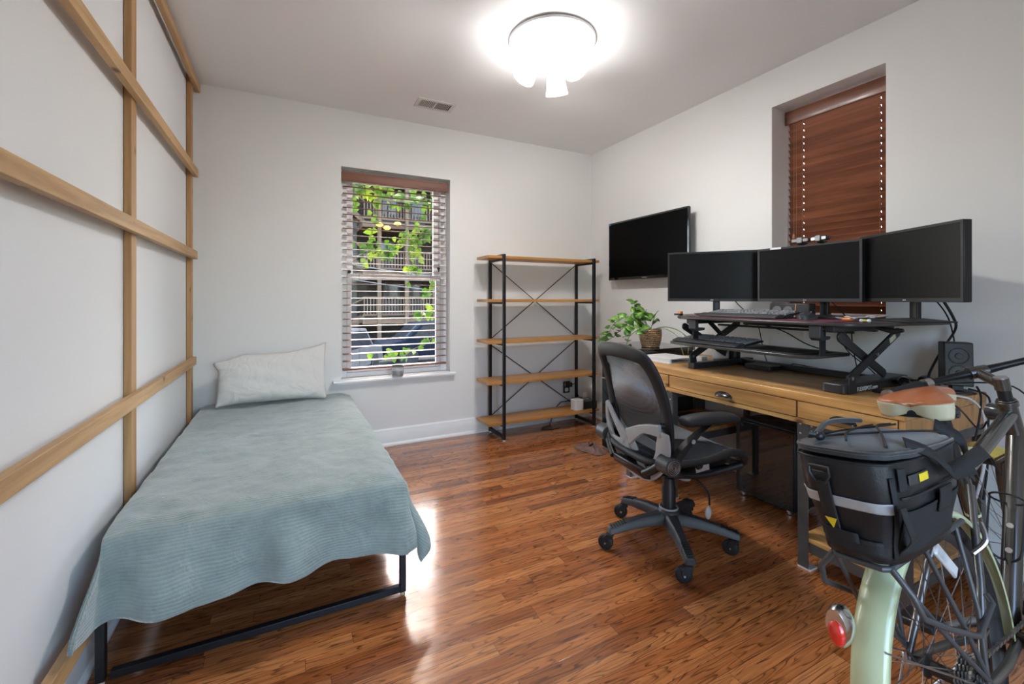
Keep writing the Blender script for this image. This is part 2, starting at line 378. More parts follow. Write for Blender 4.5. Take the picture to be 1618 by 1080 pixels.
# ------------------------------------------------------------------ batten lattice on the left wall
lat = thing('wall_lattice', 'grid of natural pine battens fixed over the white left wall beside the bed', 'wooden lattice', (-.575, 2.3, 0))
for (a, b, y1_) in ((.170, .225, 3.60), (.785, .838, 3.585), (1.495, 1.550, 3.625), (2.060, 2.114, 3.66), (2.670, 2.725, 3.73)):
    build('horizontal_batten', MB().box((-.572, -.9, a), (-.545, y1_+.03, b)), pine, lat, bevel=.002)
for ya in (.90, 2.335, 3.60):
    build('vertical_batten', MB().box((-.598, ya, .142), (-.5725, ya+.068, H-.004)), pine_v, lat, bevel=.002)

# ------------------------------------------------------------------ blinds
def blind_left():
    t = thing('window_blind', 'open horizontal slat blind with brown valance in the back wall window', 'window blind', (.84, 3.84, 2.27))
    build('valance', MB().rbox((.392, 3.802, 2.185), (1.291, 3.815, 2.262), .005, 2, 0).box((.392, 3.815, 2.20), (.400, 3.86, 2.26)).box((1.283, 3.815, 2.20), (1.291, 3.86, 2.26)), blind_wood_x, t)
    build('headrail', MB().box((.402, 3.82, 2.225), (1.281, 3.865, 2.262)), white_gloss, t)
    n = 26; z = 2.150
    for i in range(n):
        s = MB(); zc = z - i*.0573
        tl = R(3 if i < 12 else 5)
        s.prism([(x, y) for x, y in ((-.024, -.0012), (-.012, .0006), (0, .0012), (.012, .0006), (.024, -.0012), (.024, -.0036), (.0, -.0013), (-.024, -.0036))], .404, 1.279, 0, M4.Translation((0, 3.842, zc)) @ M4.Rotation(tl, 4, 'X'))
        build('slat', s, blind_wood_x, t, smooth=30)
    build('bottom_rail', MB().rbox((.404, 3.818, .640), (1.279, 3.866, .656), .005, 2, 0), blind_wood_x, t)
    cd = MB()
    for x in (.535, 1.15):
        for y in (3.818, 3.866): cd.cyl((x, y, .65), (x, y, 2.23), .0009, n=5)
    build('ladder_cord', cd, plain('cord_dark', (.05,.03,.02), .7), t)
    pts = [(1.262+.006*sin(q*.9), 3.812, 2.19-q*.045) for q in range(11)]+[(1.268,3.81,1.70),(1.278,3.81,1.66),(1.272,3.81,1.62),(1.262,3.81,1.60)]
    build('pull_cord', MB().tube(pts, .0014, 5), plain('cord_black', (.02,.02,.02), .7), t)
blind_left()
def blind_right():
    t = thing('window_blind', 'closed dark reddish wooden blind in the right wall window above the monitors', 'window blind', (3.02, 1.51, 2.4))
    build('valance', MB().rbox((2.996, 1.203, 2.392), (3.010, 1.818, 2.482), .005, 2, 1).box((3.01, 1.203, 2.41), (3.03, 1.21, 2.48)), blind_wood, t)
    n = 29; dz = .0433
    cord = plain('cord_tan', (.33,.17,.08), .7)
    for i in range(n):
        zc = 2.372 - i*dz
        if zc < 1.145: break
        Tb_ = M4.Translation((3.018, 0, zc)) @ M4.Rotation(R(-27), 4, 'Y'); s = MB()
        full = [(-.0015, -.025), (.0015, -.025), (.0030, 0), (.0015, .025), (-.0015, .025), (-.0002, 0)]
        for (ya, yb_) in ((1.205, 1.2832), (1.2868, 1.7062), (1.7098, 1.80)): s.prism(full, ya, yb_, 1, Tb_)
        for (ya, yb_) in ((1.2832, 1.2868), (1.7062, 1.7098)):      # the cord holes leave only the two edges
            s.prism([(-.0015, -.025), (.0015, -.025), (.0027, -.005), (-.0004, -.005)], ya, yb_, 1, Tb_)
            s.prism([(-.0004, .005), (.0027, .005), (.0015, .025), (-.0015, .025)], ya, yb_, 1, Tb_)
        build('slat', s, blind_wood, t, smooth=30)
    build('bottom_rail', MB().rbox((3.006, 1.205, 1.104), (3.028, 1.80, 1.124), .005, 2, 1), blind_wood, t)
    cd = MB()
    for y in (1.285, 1.708):
        cd.cyl((3.002, y, 1.14), (3.002, y, 2.40), .0011, n=5)
    build('ladder_cord', cd, cord, t)
    build('lift_cord', MB().cyl((2.999, 1.76, 1.64), (2.999, 1.76, 2.40), .0011, n=5).cyl((2.999, 1.745, 1.2), (2.999, 1.745, 2.40), .0011, n=5), cord, t)
    build('tassel', MB().lathe([(.003,.022),(.006,.015),(.008,.004),(.009,-.008),(.006,-.014)], 12, c=(2.997, 1.76, 1.635)), plain('tassel_wood', (.42,.18,.07), .5), t)
blind_right()

# ------------------------------------------------------------------ ceiling vent
vt = thing('ceiling_vent', 'white rectangular air vent in the ceiling near the back wall', 'vent', (1.03, 3.35, H))
VX0, VX1, VY0, VY1 = .880, 1.180, 3.262, 3.432
build('frame', MB().box((VX0, VY0, H-.006), (VX1, VY0+.028, H-.0005)).box((VX0, VY1-.028, H-.006), (VX1, VY1, H-.0005)).box((VX0, VY0+.028, H-.006), (VX0+.03, VY1-.028, H-.0005)).box((VX1-.03, VY0+.028, H-.006), (VX1, VY1-.028, H-.0005)).box((1.022, VY0+.028, H-.006), (1.038, VY1-.028, H-.0005)), white_plastic, vt, bevel=.002)
build('duct', MB().box((VX0+.03, VY0+.028, H-.0015), (VX1-.03, VY1-.028, H-.0006)), plain('duct_dark', (.09,.065,.045), .8), vt, smooth=0)
for k in range(20):
    x = .916+.0125*k + (.006 if k >= 9 else 0)
    if x > 1.146: break
    build('louver', MB().cbox((x, 3.347, H-.005), (.0065, .112, .0012), M4.Rotation(R(35 if k < 9 else -25), 4, 'Y')), white_plastic, vt, smooth=0)

# ------------------------------------------------------------------ medallion and light
LC = V((1.385, 2.20, H))
med = tag(build('ceiling_medallion', MB().lathe([(.02,-.001),(.245,-.001),(.255,-.010),(.250,-.020),(.225,-.022),(.215,-.014),(.165,-.014),(.155,-.024),(.135,-.028),(.12,-.018),(.02,-.018)][::-1], 64, c=(LC.x, LC.y, H)), white_gloss, smooth=50), 'white round moulded medallion on the ceiling around the light fixture', 'ceiling medallion')
lt = thing('ceiling_light', 'white ceiling light with frosted cup shades glowing below the medallion', 'ceiling light', (LC.x, LC.y, H-.02))
cream = plain('fixture_cream', (.72,.68,.62), .35, var=.02)
build('canopy', MB().lathe([(.062,-.02),(.066,-.03),(.060,-.05),(.058,-.085),(.052,-.10),(.040,-.115),(.022,-.128),(.008,-.135),(.0001,-.136)], 32, c=LC), cream, lt, smooth=60)
build('finial', MB().ball((LC.x, LC.y, H-.142), .009), silver, lt)
build('pull_chain', MB().cyl((LC.x-.02, LC.y-.03, H-.12), (LC.x-.02, LC.y-.03, H-.21), .0012, n=6).cyl((LC.x-.02, LC.y-.03, H-.21), (LC.x-.02, LC.y-.03, H-.222), .004, n=8), white_plastic, lt)
shade_m, tt, bb = nodes('frosted_shade_lit')
bb.inputs['Base Color'].default_value = (.9,.9,.9,1); bb.inputs['Roughness'].default_value = .4
bb.inputs['Emission Color'].default_value = (1,.985,.965,1); bb.inputs['Emission Strength'].default_value = SHADE_E
bulb_m = emis('bulb_lit', (1,.95,.88), 12)
for k, az in enumerate((48, 168, 288)):
    a = R(az); d = V((cos(a), sin(a), 0)); p0 = LC+V((0,0,-.10))+d*.03; p1 = LC+V((0,0,-.092))+d*.085
    dirv = (d*.62 + V((0,0,-1))).normalized()
    p2 = p1+dirv*.01
    build('arm', MB().tube([p0, p0+d*.03+V((0,0,.008)), p1, p2+dirv*.02], .009, 10), cream, lt)
    q = V((0,0,1)).rotation_difference(dirv).to_matrix().to_4x4()
    sh = build('shade', MB().lathe([(r_*1.25,z_*1.25) for r_,z_ in ((.024,0),(.034,.004),(.040,.02),(.044,.06),(.050,.10),(.054,.118),(.0545,.122),(.052,.122),(.048,.10),(.041,.06),(.036,.02),(.02,.008))], 28, M=q, c=p2+dirv*.012), shade_m, lt, smooth=60)
    build('bulb', MB().ball(p2+dirv*.062, .021, 12, M=q, sc=(1,1,1.5)), bulb_m, lt)
    L = bpy.data.lights.new('bulb_light', 'POINT'); L.energy = BULB_W; L.color = (1, .982, .96); L.shadow_soft_size = .022
    lo = bpy.data.objects.new('bulb_light', L); C.objects.link(lo); lo.location = wm(lt).inverted() @ (p2+dirv*.14); lo.parent = lt

# ================================================================== bed
def fbm(x, y, z=0, o=3):
    s = 0; a = 1
    for i in range(o): s += a*NZ.noise(V((x, y, z+i*7.3))); x *= 2; y *= 2; a *= .5
    return s
def sstep(a, b, x):
    t = max(0, min(1, (x-a)/(b-a))); return t*t*(3-2*t)
BX0, BX1, BY0, BY1, BZ = -.525, .425, 1.875, 3.715, .475
bed = thing('bed_frame', 'low black metal single bed frame under the blanket', 'bed', (-.05, 2.8, 0))
f = MB()
for x in (-.540, .415):
    for y in (1.83, 3.68):
        build('leg', MB().box((x, y, .012), (x+.025, y+.025, .33)), black_steel, bed, bevel=.002)
        build('foot_cap', MB().cyl((x+.0125, y+.0125, 0), (x+.0125, y+.0125, .013), .010, n=12), plain('foot_cream', (.55,.42,.3), .6), bed)
for y in (1.83, 3.68): build('end_rail', MB().box((-.503, y, .014), (.415, y+.025, .039)).box((-.503, y, .295), (.415, y+.025, .33)), black_steel, bed, bevel=.002)
for x in (-.528, .415): build('side_rail', MB().box((x, 1.855, .295), (x+.025, 3.68, .33)), black_steel, bed, bevel=.002)
for k in range(9): build('slat', MB().box((-.503, 1.95+k*.2, .30), (.415, 2.0+k*.2, .325)), black_steel, bed)
build('centre_tube', MB().tube([(-.10,1.86,.285), (-.10,3.67,.285)], .016), silver, bed)
for cy, cx in ((2.10, -.12), (2.75, .2)):
    ct_ = build('cross_tube', MB().tube([(-.50, cy,.268), (.41,cy,.268)], .016), black_steel, bed)
    build('sleeve', MB().tube([(cx, cy,.268), (cx+.1,cy,.268)], .021), silver, ct_)
tag(build('mattress', MB().rbox((BX0+.01, BY0, .335), (BX1, BY1, BZ-.006), .05, 5, 2), plain('mattress_white', (.6,.6,.58), .8), bevel=.03, seg=3), 'thin mattress on the black bed frame hidden under the blanket', 'mattress')

def blanket_mat():
    m, t, b = nodes('blanket_sage')
    co = coords(t)
    n = N(t, 'ShaderNodeTexNoise', Scale=9.0, Detail=6.0, Roughness=.65); t.links.new(co, n.inputs['Vector'])
    r = ramp(t, n.outputs['Fac'], [(.30, (.225,.28,.265)), (.55, (.30,.365,.345)), (.75, (.36,.42,.39))])
    at = t.nodes.new('ShaderNodeUVMap'); mp = N(t, 'ShaderNodeMapping'); mp.inputs['Scale'].default_value = (1.0, 62, 1); t.links.new(at.outputs[0], mp.inputs[0])
    wv = N(t, 'ShaderNodeTexWave', wave_type='BANDS', bands_direction='Y', Scale=1.0, Distortion=1.2, Detail=2.0); t.links.new(mp.outputs[0], wv.inputs['Vector'])
    rw = ramp(t, wv.outputs['Fac'], [(.0, (.80,.80,.80)), (.35, (1,1,1))])
    mx = N(t, 'ShaderNodeMix', data_type='RGBA', blend_type='MULTIPLY'); mx.inputs[0].default_value = .5
    t.links.new(r.outputs[0], mx.inputs[6]); t.links.new(rw.outputs[0], mx.inputs[7]); t.links.new(mx.outputs[2], b.inputs['Base Color'])
    b.inputs['Roughness'].default_value = .9; b.inputs['Sheen Weight'].default_value = .6; b.inputs['Sheen Roughness'].default_value = .5
    b.inputs['Specular IOR Level'].default_value = .2
    n2 = N(t, 'ShaderNodeTexNoise', Scale=140.0, Detail=3.0); t.links.new(co, n2.inputs['Vector'])
    b1 = N(t, 'ShaderNodeBump', Strength=.35, Distance=.003); t.links.new(n2.outputs['Fac'], b1.inputs['Height'])
    b2 = N(t, 'ShaderNodeBump', Strength=.4, Distance=.003); t.links.new(wv.outputs['Fac'], b2.inputs['Height']); t.links.new(b1.outputs[0], b2.inputs['Normal'])
    n3 = N(t, 'ShaderNodeTexNoise', Scale=14.0, Detail=3.0, Distortion=1.0); t.links.new(co, n3.inputs['Vector'])
    b3 = N(t, 'ShaderNodeBump', Strength=.4, Distance=.02); t.links.new(n3.outputs['Fac'], b3.inputs['Height']); t.links.new(b2.outputs[0], b3.inputs['Normal'])
    t.links.new(b3.outputs[0], b.inputs['Normal'])
    return m
def make_blanket():
    # cloth coordinates: a across, b along (b<0 hangs over the near end)
    A0, A1 = BX0-.0, BX1+.0
    nu, nv = 130, 230
    ea, eb, er = .14, .268, .26          # overhang left, near end, right
    top = BZ+.004
    def P(u, v):
        a = (A0-ea) + u*((A1+er)-(A0-ea)); b = (BY0-eb) + v*((BY1+.02)-(BY0-eb))
        dx = a-A1 if a > A1 else (A0-a if a < A0 else 0); sx = 1 if a > A1 else -1
        dy = max(0, BY0-b)
        x = min(max(a, A0), A1); y = max(b, BY0); z = top
        z += .008*fbm(a*5, b*7) + .004*fbm(a*10, b*13, 3) + .010*math.exp(-((a-.02)**2/.02+(b-2.2)**2/.03))
        # soft shoulder of the mattress
        edge = min(A1-x, y-BY0) if True else 0
        if edge < .06: z -= .014*(1-edge/.06)**2
        if sx < 0 and x-A0 < .05: z -= .012*(1-(x-A0)/.05)**2
        rho = sqrt(dx*dx+dy*dy)
        if rho > 0:
            bend = .045
            if rho < bend: out_ = bend*.62*sin(rho/bend*pi/2); dn = bend*.62*(1-cos(rho/bend*pi/2))
            else: out_ = bend*.62; dn = bend*.62 + (rho-bend)
            ph = atan2(dy, dx)
            fold = 0
            cy_, cx_ = dy/rho, dx/rho
            fold = .022*sstep(.04,.22,dy)*(sin(a*17+.7)+.6*sin(a*31+2+b*3)) + .030*sstep(.05,.25,dy)*math.exp(-((a+.02)/.05)**2)
            fl = .10*sstep(0,.28,dy) + .05*sstep(.30,-.50,a)*sstep(0,.28,dy)
            dip = .010*sin(a*9+1.0)*sstep(.1,.28,dy)
            if sx > 0:
                s2 = sin(2*ph)
                y -= (out_ + fl*.55 + fold)*cy_ + .035*s2*sstep(0,.38,rho) + .022*s2*sin(ph*11)*sstep(.06,.3,rho)
                x += (out_ + .035*sstep(0,.25,dx) + .014*sstep(.03,.2,dx)*sin(b*15+1))*cx_ + .035*s2*sstep(0,.38,rho) + .022*s2*cos(ph*11)*sstep(.06,.3,rho)
                z -= dn*(cos(.16)*cy_ + cx_*(1-cy_)) - dip*cy_
            else:
                wgt = sstep(0,.12,dx)
                y -= (out_ + fl*.55 + fold)*cy_ + .17*wgt*cy_*sstep(.02,.26,rho)
                x -= min(out_, .008)*cx_
                z -= dn*(cos(.16)*cy_ + cx_*(1-cy_))*(1-.22*wgt*cy_) - dip*cy_
        x = max(x, -.541+.0)
        y = min(y, BY1+.03)
        return V((x, y, z))
    mb = MB().grid(P, nu, nv)
    o = build('blanket', mb, blanket_mat(), smooth=180, solid=.006)
    me = o.data; uv = me.uv_layers.new(name='UVMap')
    for l in me.loops:
        i = l.vertex_index; uv.data[l.index].uv = ((i % (nu+1))/nu, (i//(nu+1))/nv)
    tag(o, 'sage green ribbed blanket draped over the bed and its near end', 'blanket')
    return P
BLK = make_blanket()

def make_pillow():
    m, t, b = nodes('pillow_cotton')
    co = coords(t)
    b.inputs['Base Color'].default_value = (.70,.685,.655,1); b.inputs['Roughness'].default_value = .85
    n = N(t, 'ShaderNodeTexNoise', Scale=4.0, Detail=3.0, Roughness=.45, Distortion=1.2); t.links.new(co, n.inputs['Vector'])
    rr = ramp(t, n.outputs['Fac'], [(.30,(0,0,0)),(.42,(1,1,1)),(.50,(.35,.35,.35)),(.58,(1,1,1)),(.70,(0,0,0))])
    bp = N(t, 'ShaderNodeBump', Strength=.42, Distance=.012); t.links.new(rr.outputs[0], bp.inputs['Height']); t.links.new(bp.outputs[0], b.inputs['Normal'])
    W, Hh = .70, .375
    loops = []
    def surf(side):
        def P(u, v):
            x = u*2-1; y = v*2-1
            # outline: pinched corners, sagging top left
            px = x*W/2*(1-.035*(1-abs(y)**3)*abs(x)**6) ; py = y*Hh/2*(1-.10*(1-abs(x)**4)*abs(y)**4)
            th = .070*max(0,(1-abs(x)**3.2))**.6*max(0,(1-abs(y)**2.6))**.6*(1.0-.25*y)
            if abs(y) < 1 and abs(x) < 1:
                th += .006*fbm(u*5, v*4, 2)*min(1, th*30)
                th += .006*sin((u*1.2+v*2.0)*9)*max(0,(1-abs(x)))*max(0,(1-abs(y)))
            if x > .2 and y > .5: py += .055*(x-.2)/.8*((y-.5)/.5)          # right corner peaks up
            if x < -.55 and y > .2: py -= .075*((-.55-x)/.45)*((y-.2)/.8)    # left corner droops
            if x < -.90: px += -.020*sstep(.3,.9,y)
            return V((px, side*th, py+Hh/2))
        return P
    mb = MB().grid(surf(-1), 46, 34).grid(surf(1), 46, 34)
    T = M4.Translation((-.082, 3.545, .487)) @ M4.Rotation(R(5), 4, 'Z') @ M4.Rotation(R(1.5), 4, 'Y') @ M4.Rotation(R(-16), 4, 'X')
    mb.v = [T @ p for p in mb.v]
    o = build('pillow', mb, m, smooth=180)
    import bmesh
    bm = bmesh.new(); bm.from_mesh(o.data); bmesh.ops.remove_doubles(bm, verts=bm.verts, dist=.0008); bmesh.ops.recalc_face_normals(bm, faces=bm.faces); bm.to_mesh(o.data); bm.free()
    tag(o, 'wrinkled white pillow leaning on the wall at the head of the bed', 'pillow')
make_pillow()

# ================================================================== open bookshelf
bs = thing('bookshelf', 'open shelving unit of five wooden shelves on black metal frames', 'shelf', (2.13, 3.56, 0))
SZ = (.135, .487, .838, 1.198, 1.575)
for x in (1.652, 2.612):
    build('side_frame', MB().box((x, 3.405, .012), (x+.025, 3.430, 1.612)).box((x, 3.695, .012), (x+.025, 3.720, 1.612)).box((x, 3.430, .020), (x+.025, 3.695, .045)).box((x, 3.430, 1.590), (x+.025, 3.695, 1.612)), black_steel, bs, bevel=.002)
    for z in SZ: build('shelf_support', MB().box((x+.004, 3.4302, z-.018), (x+.021, 3.6948, z-.0005)), black_steel, bs)
    for y in (3.4175, 3.7075): build('foot', MB().cyl((x+.0125, y, 0), (x+.0125, y, .014), .011, n=12), white_plastic, bs)
for z in SZ: build('shelf', MB().box((1.525, 3.4315, z), (2.70, 3.6935, z+.024)), shelf_wood, bs, bevel=.002)
xa, xb, yb = 1.678, 2.611, 3.714
for (za, zb) in ((.15, .80), (.86, 1.56)):
    build('cross_brace', MB().cyl((xa, yb, za), (xb, yb, zb), .0042, n=8), black_steel, bs)
    build('cross_brace', MB().cyl((xa, yb+.009, zb), (xb, yb+.009, za), .0042, n=8), black_steel, bs)

wr = thing('wifi_router', 'small white rounded cube router on the bottom shelf', 'router', (2.485, 3.50, .159))
build('body', MB().rbox((2.435, 3.452, .160), (2.535, 3.548, .262), .022, 5, 2), white_plastic, wr, bevel=.006)
build('logo', MB().box((2.505, 3.4512, .178), (2.525, 3.452, .181)), dark_grey, wr, smooth=0)
ups = thing('power_supply', 'flat black battery power strip box lying on the bottom shelf', 'power supply', (2.62, 3.58, .159))
build('body', MB().rbox((2.545, 3.475, .160), (2.705, 3.69, .232), .008, 3, 1), black_plastic, ups, bevel=.003)
for k in range(3): build('outlet_socket', MB().box((2.57+k*.04, 3.56, .2321), (2.59+k*.04, 3.60, .2335)), grey_plastic, ups, smooth=0)
tag(build('power_adapter', MB().rbox((2.64, 3.61, .234), (2.69, 3.66, .290), .006, 3, 2), white_plastic, bevel=.003), 'white power adapter plugged on top of the black box on the shelf', 'adapter')
ol = thing('wall_outlet', 'black double wall outlet behind the bookshelf', 'outlet', (2.54, BY, .32))
build('cover_plate', MB().rbox((2.502, BY-.006, .268), (2.578, BY-.0002, .385), .004, 3, 1), black_plastic, ol)
build('receptacle', MB().rbox((2.520, BY-.009, .335), (2.560, BY-.006, .372), .008, 3, 1).rbox((2.520, BY-.009, .281), (2.560, BY-.006, .318), .008, 3, 1), white_plastic, ol)
tag(build('power_plug', MB().rbox((2.525, BY-.045, .332), (2.585, BY-.0092, .375), .006, 3, 1).tube([(2.58,3.74,.35),(2.62,3.73,.36),(2.645,3.72,.33),(2.64,3.705,.29),(2.63,3.70,.26),(2.645,3.700,.24),(2.64,3.692,.225)], .004, 8), black_rubber), 'black plug and cord in the wall outlet', 'plug')
tag(build('extension_cable', MB().tube([(2.62,3.696,.21),(2.55,3.71,.20),(2.45,3.725,.19),(2.36,3.725,.12),(2.32,3.70,.03),(2.25,3.62,.006),(2.16,3.60,.006),(2.12,3.55,.006),(2.2,3.50,.006),(2.3,3.52,.006)], .0045, 8), black_rubber), 'black cord trailing to the floor under the bookshelf', 'cord')
tag(build('network_cable', MB().tube([(2.70,3.46,.20),(2.722,3.44,.215),(2.724,3.41,.18),(2.72,3.36,.08),(2.715,3.30,.012),(2.68,3.1,.005),(2.5,2.95,.005),(2.40,2.86,.01)], .0032, 8), white_plastic), 'white network cable hanging off the bottom shelf to the floor', 'cable')

# ================================================================== mini fridge with plant
FX0, FX1, FY0, FY1, FT = 2.285, 2.78, 2.385, 2.875, .862
fg = thing('mini_fridge', 'glossy black two door mini fridge in the corner between the desk and bookshelf', 'fridge', (2.53, 2.63, 0))
build('body', MB().box((FX0+.045, FY0+.005, .02), (FX1, FY1-.005, FT-.03)), black_plastic, fg, bevel=.004)
build('door', MB().rbox((FX0, FY0, .03), (FX0+.043, FY1, .578), .010, 3, 2), black_gloss, fg, bevel=.003)
build('freezer_door', MB().rbox((FX0, FY0, .590), (FX0+.043, FY1, FT-.034), .010, 3, 2), black_gloss, fg, bevel=.003)
build('worktop', MB().rbox((FX0-.014, FY0-.012, FT-.030), (FX1+.01, FY1+.012, FT), .012, 3, 2), black_gloss, fg, bevel=.004)
build('label_sticker', MB().box((FX0+.07, FY0+.0042, .72), (FX0+.15, FY0+.0049, .81)), white_plastic, fg, smooth=0)
for x in (FX0+.07, FX1-.04):
    for y in (FY0+.05, FY1-.05): build('foot', MB().cyl((x,y,0),(x,y,.021),.015), black_plastic, fg)

pp = thing('potted_plant', 'trailing green pothos in a woven basket pot on the black fridge', 'potted plant', (2.45, 2.50, FT))
def basket_mat():
    m, t, b = nodes('woven_basket')
    co = coords(t, (1,1,1))
    v = N(t, 'ShaderNodeTexVoronoi', Scale=85.0); v.feature = 'DISTANCE_TO_EDGE'; t.links.new(co, v.inputs['Vector'])
    r = ramp(t, v.outputs['Distance'], [(.0,(.07,.03,.012)),(.07,(.38,.22,.11)),(.28,(.66,.45,.27))]); t.links.new(r.outputs[0], b.inputs['Base Color'])
    b.inputs['Roughness'].default_value = .7
    bp = N(t, 'ShaderNodeBump', Strength=1.0, Distance=.004); t.links.new(v.outputs['Distance'], bp.inputs['Height']); t.links.new(bp.outputs[0], b.inputs['Normal']); return m
bz = FT; mb = MB()
rings = 9
for i in range(rings):
    z = .008+i*.0148; r_ = .060+.016*sin(i/rings*2.2)
    pts = [(2.45+(r_+.0035*sin(k*pi+i*pi))*cos(2*pi*k/36), 2.50+(r_+.0035*sin(k*pi/1.0+i*pi))*sin(2*pi*k/36), bz+z+.002*((k+i)%2)) for k in range(36)]
    mb.tube(pts, .0082, 7, closed=True)
bask = build('basket', mb.lathe([(.055,.002),(.062,.05),(.068,.10),(.066,.125)], 24, c=(2.45,2.50,bz)), basket_mat(), pp, smooth=60)
build('soil', MB().lathe([(.064,.112),(.0001,.116)], 20, c=(2.45,2.50,bz)), plain('soil', (.05,.03,.02), .9), pp)
leafm, tt, bb = nodes('pothos_leaf')
co = coords(tt); nn = N(tt, 'ShaderNodeTexNoise', Scale=25.0, Detail=2.0); tt.links.new(co, nn.inputs['Vector'])
rr = ramp(tt, nn.outputs['Fac'], [(.3,(.04,.12,.015)),(.55,(.10,.25,.03)),(.75,(.30,.46,.08))]); tt.links.new(rr.outputs[0], bb.inputs['Base Color'])
bb.inputs['Roughness'].default_value = .35; bb.inputs['Subsurface Weight'].default_value = 0
stemm = plain('plant_stem', (.16,.24,.06), .5)
def leaf(p, d, nrm, L, W_, mat, parent, name='leaf', fold=.25, heart=True):
    d = V(d).normalized(); nrm = V(nrm); sd_ = d.cross(nrm).normalized(); nrm = sd_.cross(d).normalized()
    prof = [(0,.0),(.04,.42),(.16,.50),(.35,.47),(.6,.33),(.82,.15),(1,0)] if heart else [(0,0),(.2,.3),(.5,.38),(.8,.2),(1,0)]
    vs = []; fs = []
    for t_, w_ in prof:
        droop = -.22*t_*t_*L
        c = V(p)+d*(t_-(.08 if (heart and 0 < t_ < .1) else 0))*L+nrm*droop
        for s_ in (-1, 0, 1): vs.append(c+sd_*s_*w_*W_*2*.5*1.0+nrm*(abs(s_)*w_*W_*fold))
    for i in range(len(prof)-1):
        for j in range(2): fs.append((i*3+j, i*3+j+1, i*3+j+4, i*3+j+3))
    mb = MB().add(vs, fs)
    return build(name, mb, mat, parent, smooth=80, solid=.0006) if parent is not None else mb
random.seed(11)
crown = V((2.45, 2.50, FT+.12))
vines = [
 [(0,0,0),(-.06,.10,.05),(-.09,.20,.02),(-.11,.29,-.06),(-.13,.37,-.105)],
 [(0,0,0),(-.10,.06,.10),(-.15,.16,.10),(-.18,.24,.02),(-.17,.30,-.09)],
 [(0,0,0),(.0,.10,.14),(.0,.16,.20)],
 [(0,0,0),(-.05,.02,.09),(-.08,-.02,.13)],
 [(0,0,0),(-.02,-.05,.09),(-.05,-.09,.10)],
 [(0,0,0),(-.12,-.02,.03),(-.17,.05,-.04),(-.15,.10,-.112)],
 [(0,0,0),(-.02,.08,.10),(-.05,.12,.13)],
 [(0,0,0),(.05,-.10,.04),(.10,-.2,.01),(.10,-.27,-.05),(.06,-.30,-.14)],
 [(0,0,0),(.04,-.10,.03),(.07,-.2,-.02),(.04,-.28,-.16)],
 [(0,0,0),(.06,-.06,.04),(.13,-.14,.02),(.17,-.24,-.06),(.14,-.30,-.18)],
]
for vi, vn in enumerate(vines):
    pts = [crown+V(q) for q in vn]; sm = []
    for i in range(len(pts)-1):
        for k in range(4): sm.append(pts[i].lerp(pts[i+1], k/4))
    sm.append(pts[-1])
    for _ in range(2): sm = [sm[0]]+[(sm[i-1]+sm[i]*2+sm[i+1])/4 for i in range(1,len(sm)-1)]+[sm[-1]]
    build('stem', MB().tube(sm, .0022, 6), stemm, pp)
    if vi >= 7: continue
    for k in range(2, len(sm), 2 if len(sm) > 10 else 2):
        for rep in range(2 if k > 3 else 1):
            p = sm[k]; d = V((random.uniform(-1,.3), random.uniform(-.6,.9), random.uniform(-.15,.55)))
            if vn[-1][2] < 0 and k > len(sm)*.7: d.z = abs(d.z)*.3
            L = random.uniform(.052,.080)
            q = p+d.normalized()*.018
            leaf(q, d, V((-.5,-.4,.75))+V((random.uniform(-.3,.3),random.uniform(-.3,.3),0)), L, L*.78, leafm, pp)

# cloth crumpled on the floor by the fridge
def cloth():
    def P(u, v):
        a = 2*pi*u; r_ = .03+.10*v
        return V((2.20+r_*.72*cos(a)*(1+.25*sin(3*a)), 2.90+r_*1.35*sin(a)*(1+.2*cos(2*a)), .004+.030*(1-v**2)*(1+.5*sin(5*a+v*6))+.006*(1+sin(9*a+v*9))*(1-v)))
    tag(build('cleaning_cloth', MB().grid(P, 60, 10), plain('cloth_mauve', (.20,.12,.10), .95, var=.3, nscale=30, bump=.5, bscale=200), smooth=180), 'crumpled mauve brown cloth on the floor beside the black fridge', 'cloth')
cloth()
# tumbler on the sill
tb = thing('candle_tumbler', 'clear glass tumbler with a dark rim on the back window sill', 'tumbler', (.825, 3.735, .575))
gm, tt, bb = nodes('tumbler_glass'); bb.inputs['Base Color'].default_value = (.93,.94,.95,1); bb.inputs['Roughness'].default_value = .03; bb.inputs['Transmission Weight'].default_value = .85
build('glass', MB().lathe([(.028,.001),(.046,.003),(.052,.02),(.054,.085),(.050,.085),(.048,.02),(.03,.012),(.0001,.012)], 32, c=(.825,3.735,.5755)), gm, tb, smooth=60)
build('wax', MB().lathe([(.046,.014),(.0465,.05),(.0001,.052)], 24, c=(.825,3.735,.5755)), plain('wax_grey', (.38,.38,.39), .5), tb)
build('rim', MB().lathe([(.0545,.083),(.0545,.090),(.048,.090),(.048,.083)], 32, c=(.825,3.735,.5755)), black_plastic, tb)

# ================================================================== desk
DX0, DX1, DY0, DY1, DZ = 2.07, 2.828, .805, 2.365, .803
dk = thing('desk', 'long rustic wooden desk with cup pull drawers on dark steel legs along the right wall', 'desk', (2.45, 1.58, 0))
build('tabletop', MB().box((DX0-.004, DY0, DZ-.040), (DX1, DY1, DZ)), desk_wood, dk, bevel=.004)
build('apron', MB().box((DX0+.014, DY0+.022, .686), (DX0+.03, DY1-.022, DZ-.0402)).box((DX0, DY0+.0225, .664), (DX0+.03, DY1-.0225, .6855)), desk_wood, dk, bevel=.002)
build('end_panel', MB().box((DX0, DY0, .664), (DX1, DY0+.022, DZ-.0402)), desk_side, dk, bevel=.003)
build('end_panel', MB().box((DX0, DY1-.022, .664), (DX1, DY1, DZ-.0402)), desk_side, dk, bevel=.003)
build('back_panel', MB().box((DX1-.02, DY0+.0225, .664), (DX1, DY1-.0225, DZ-.0402)), desk_side, dk)
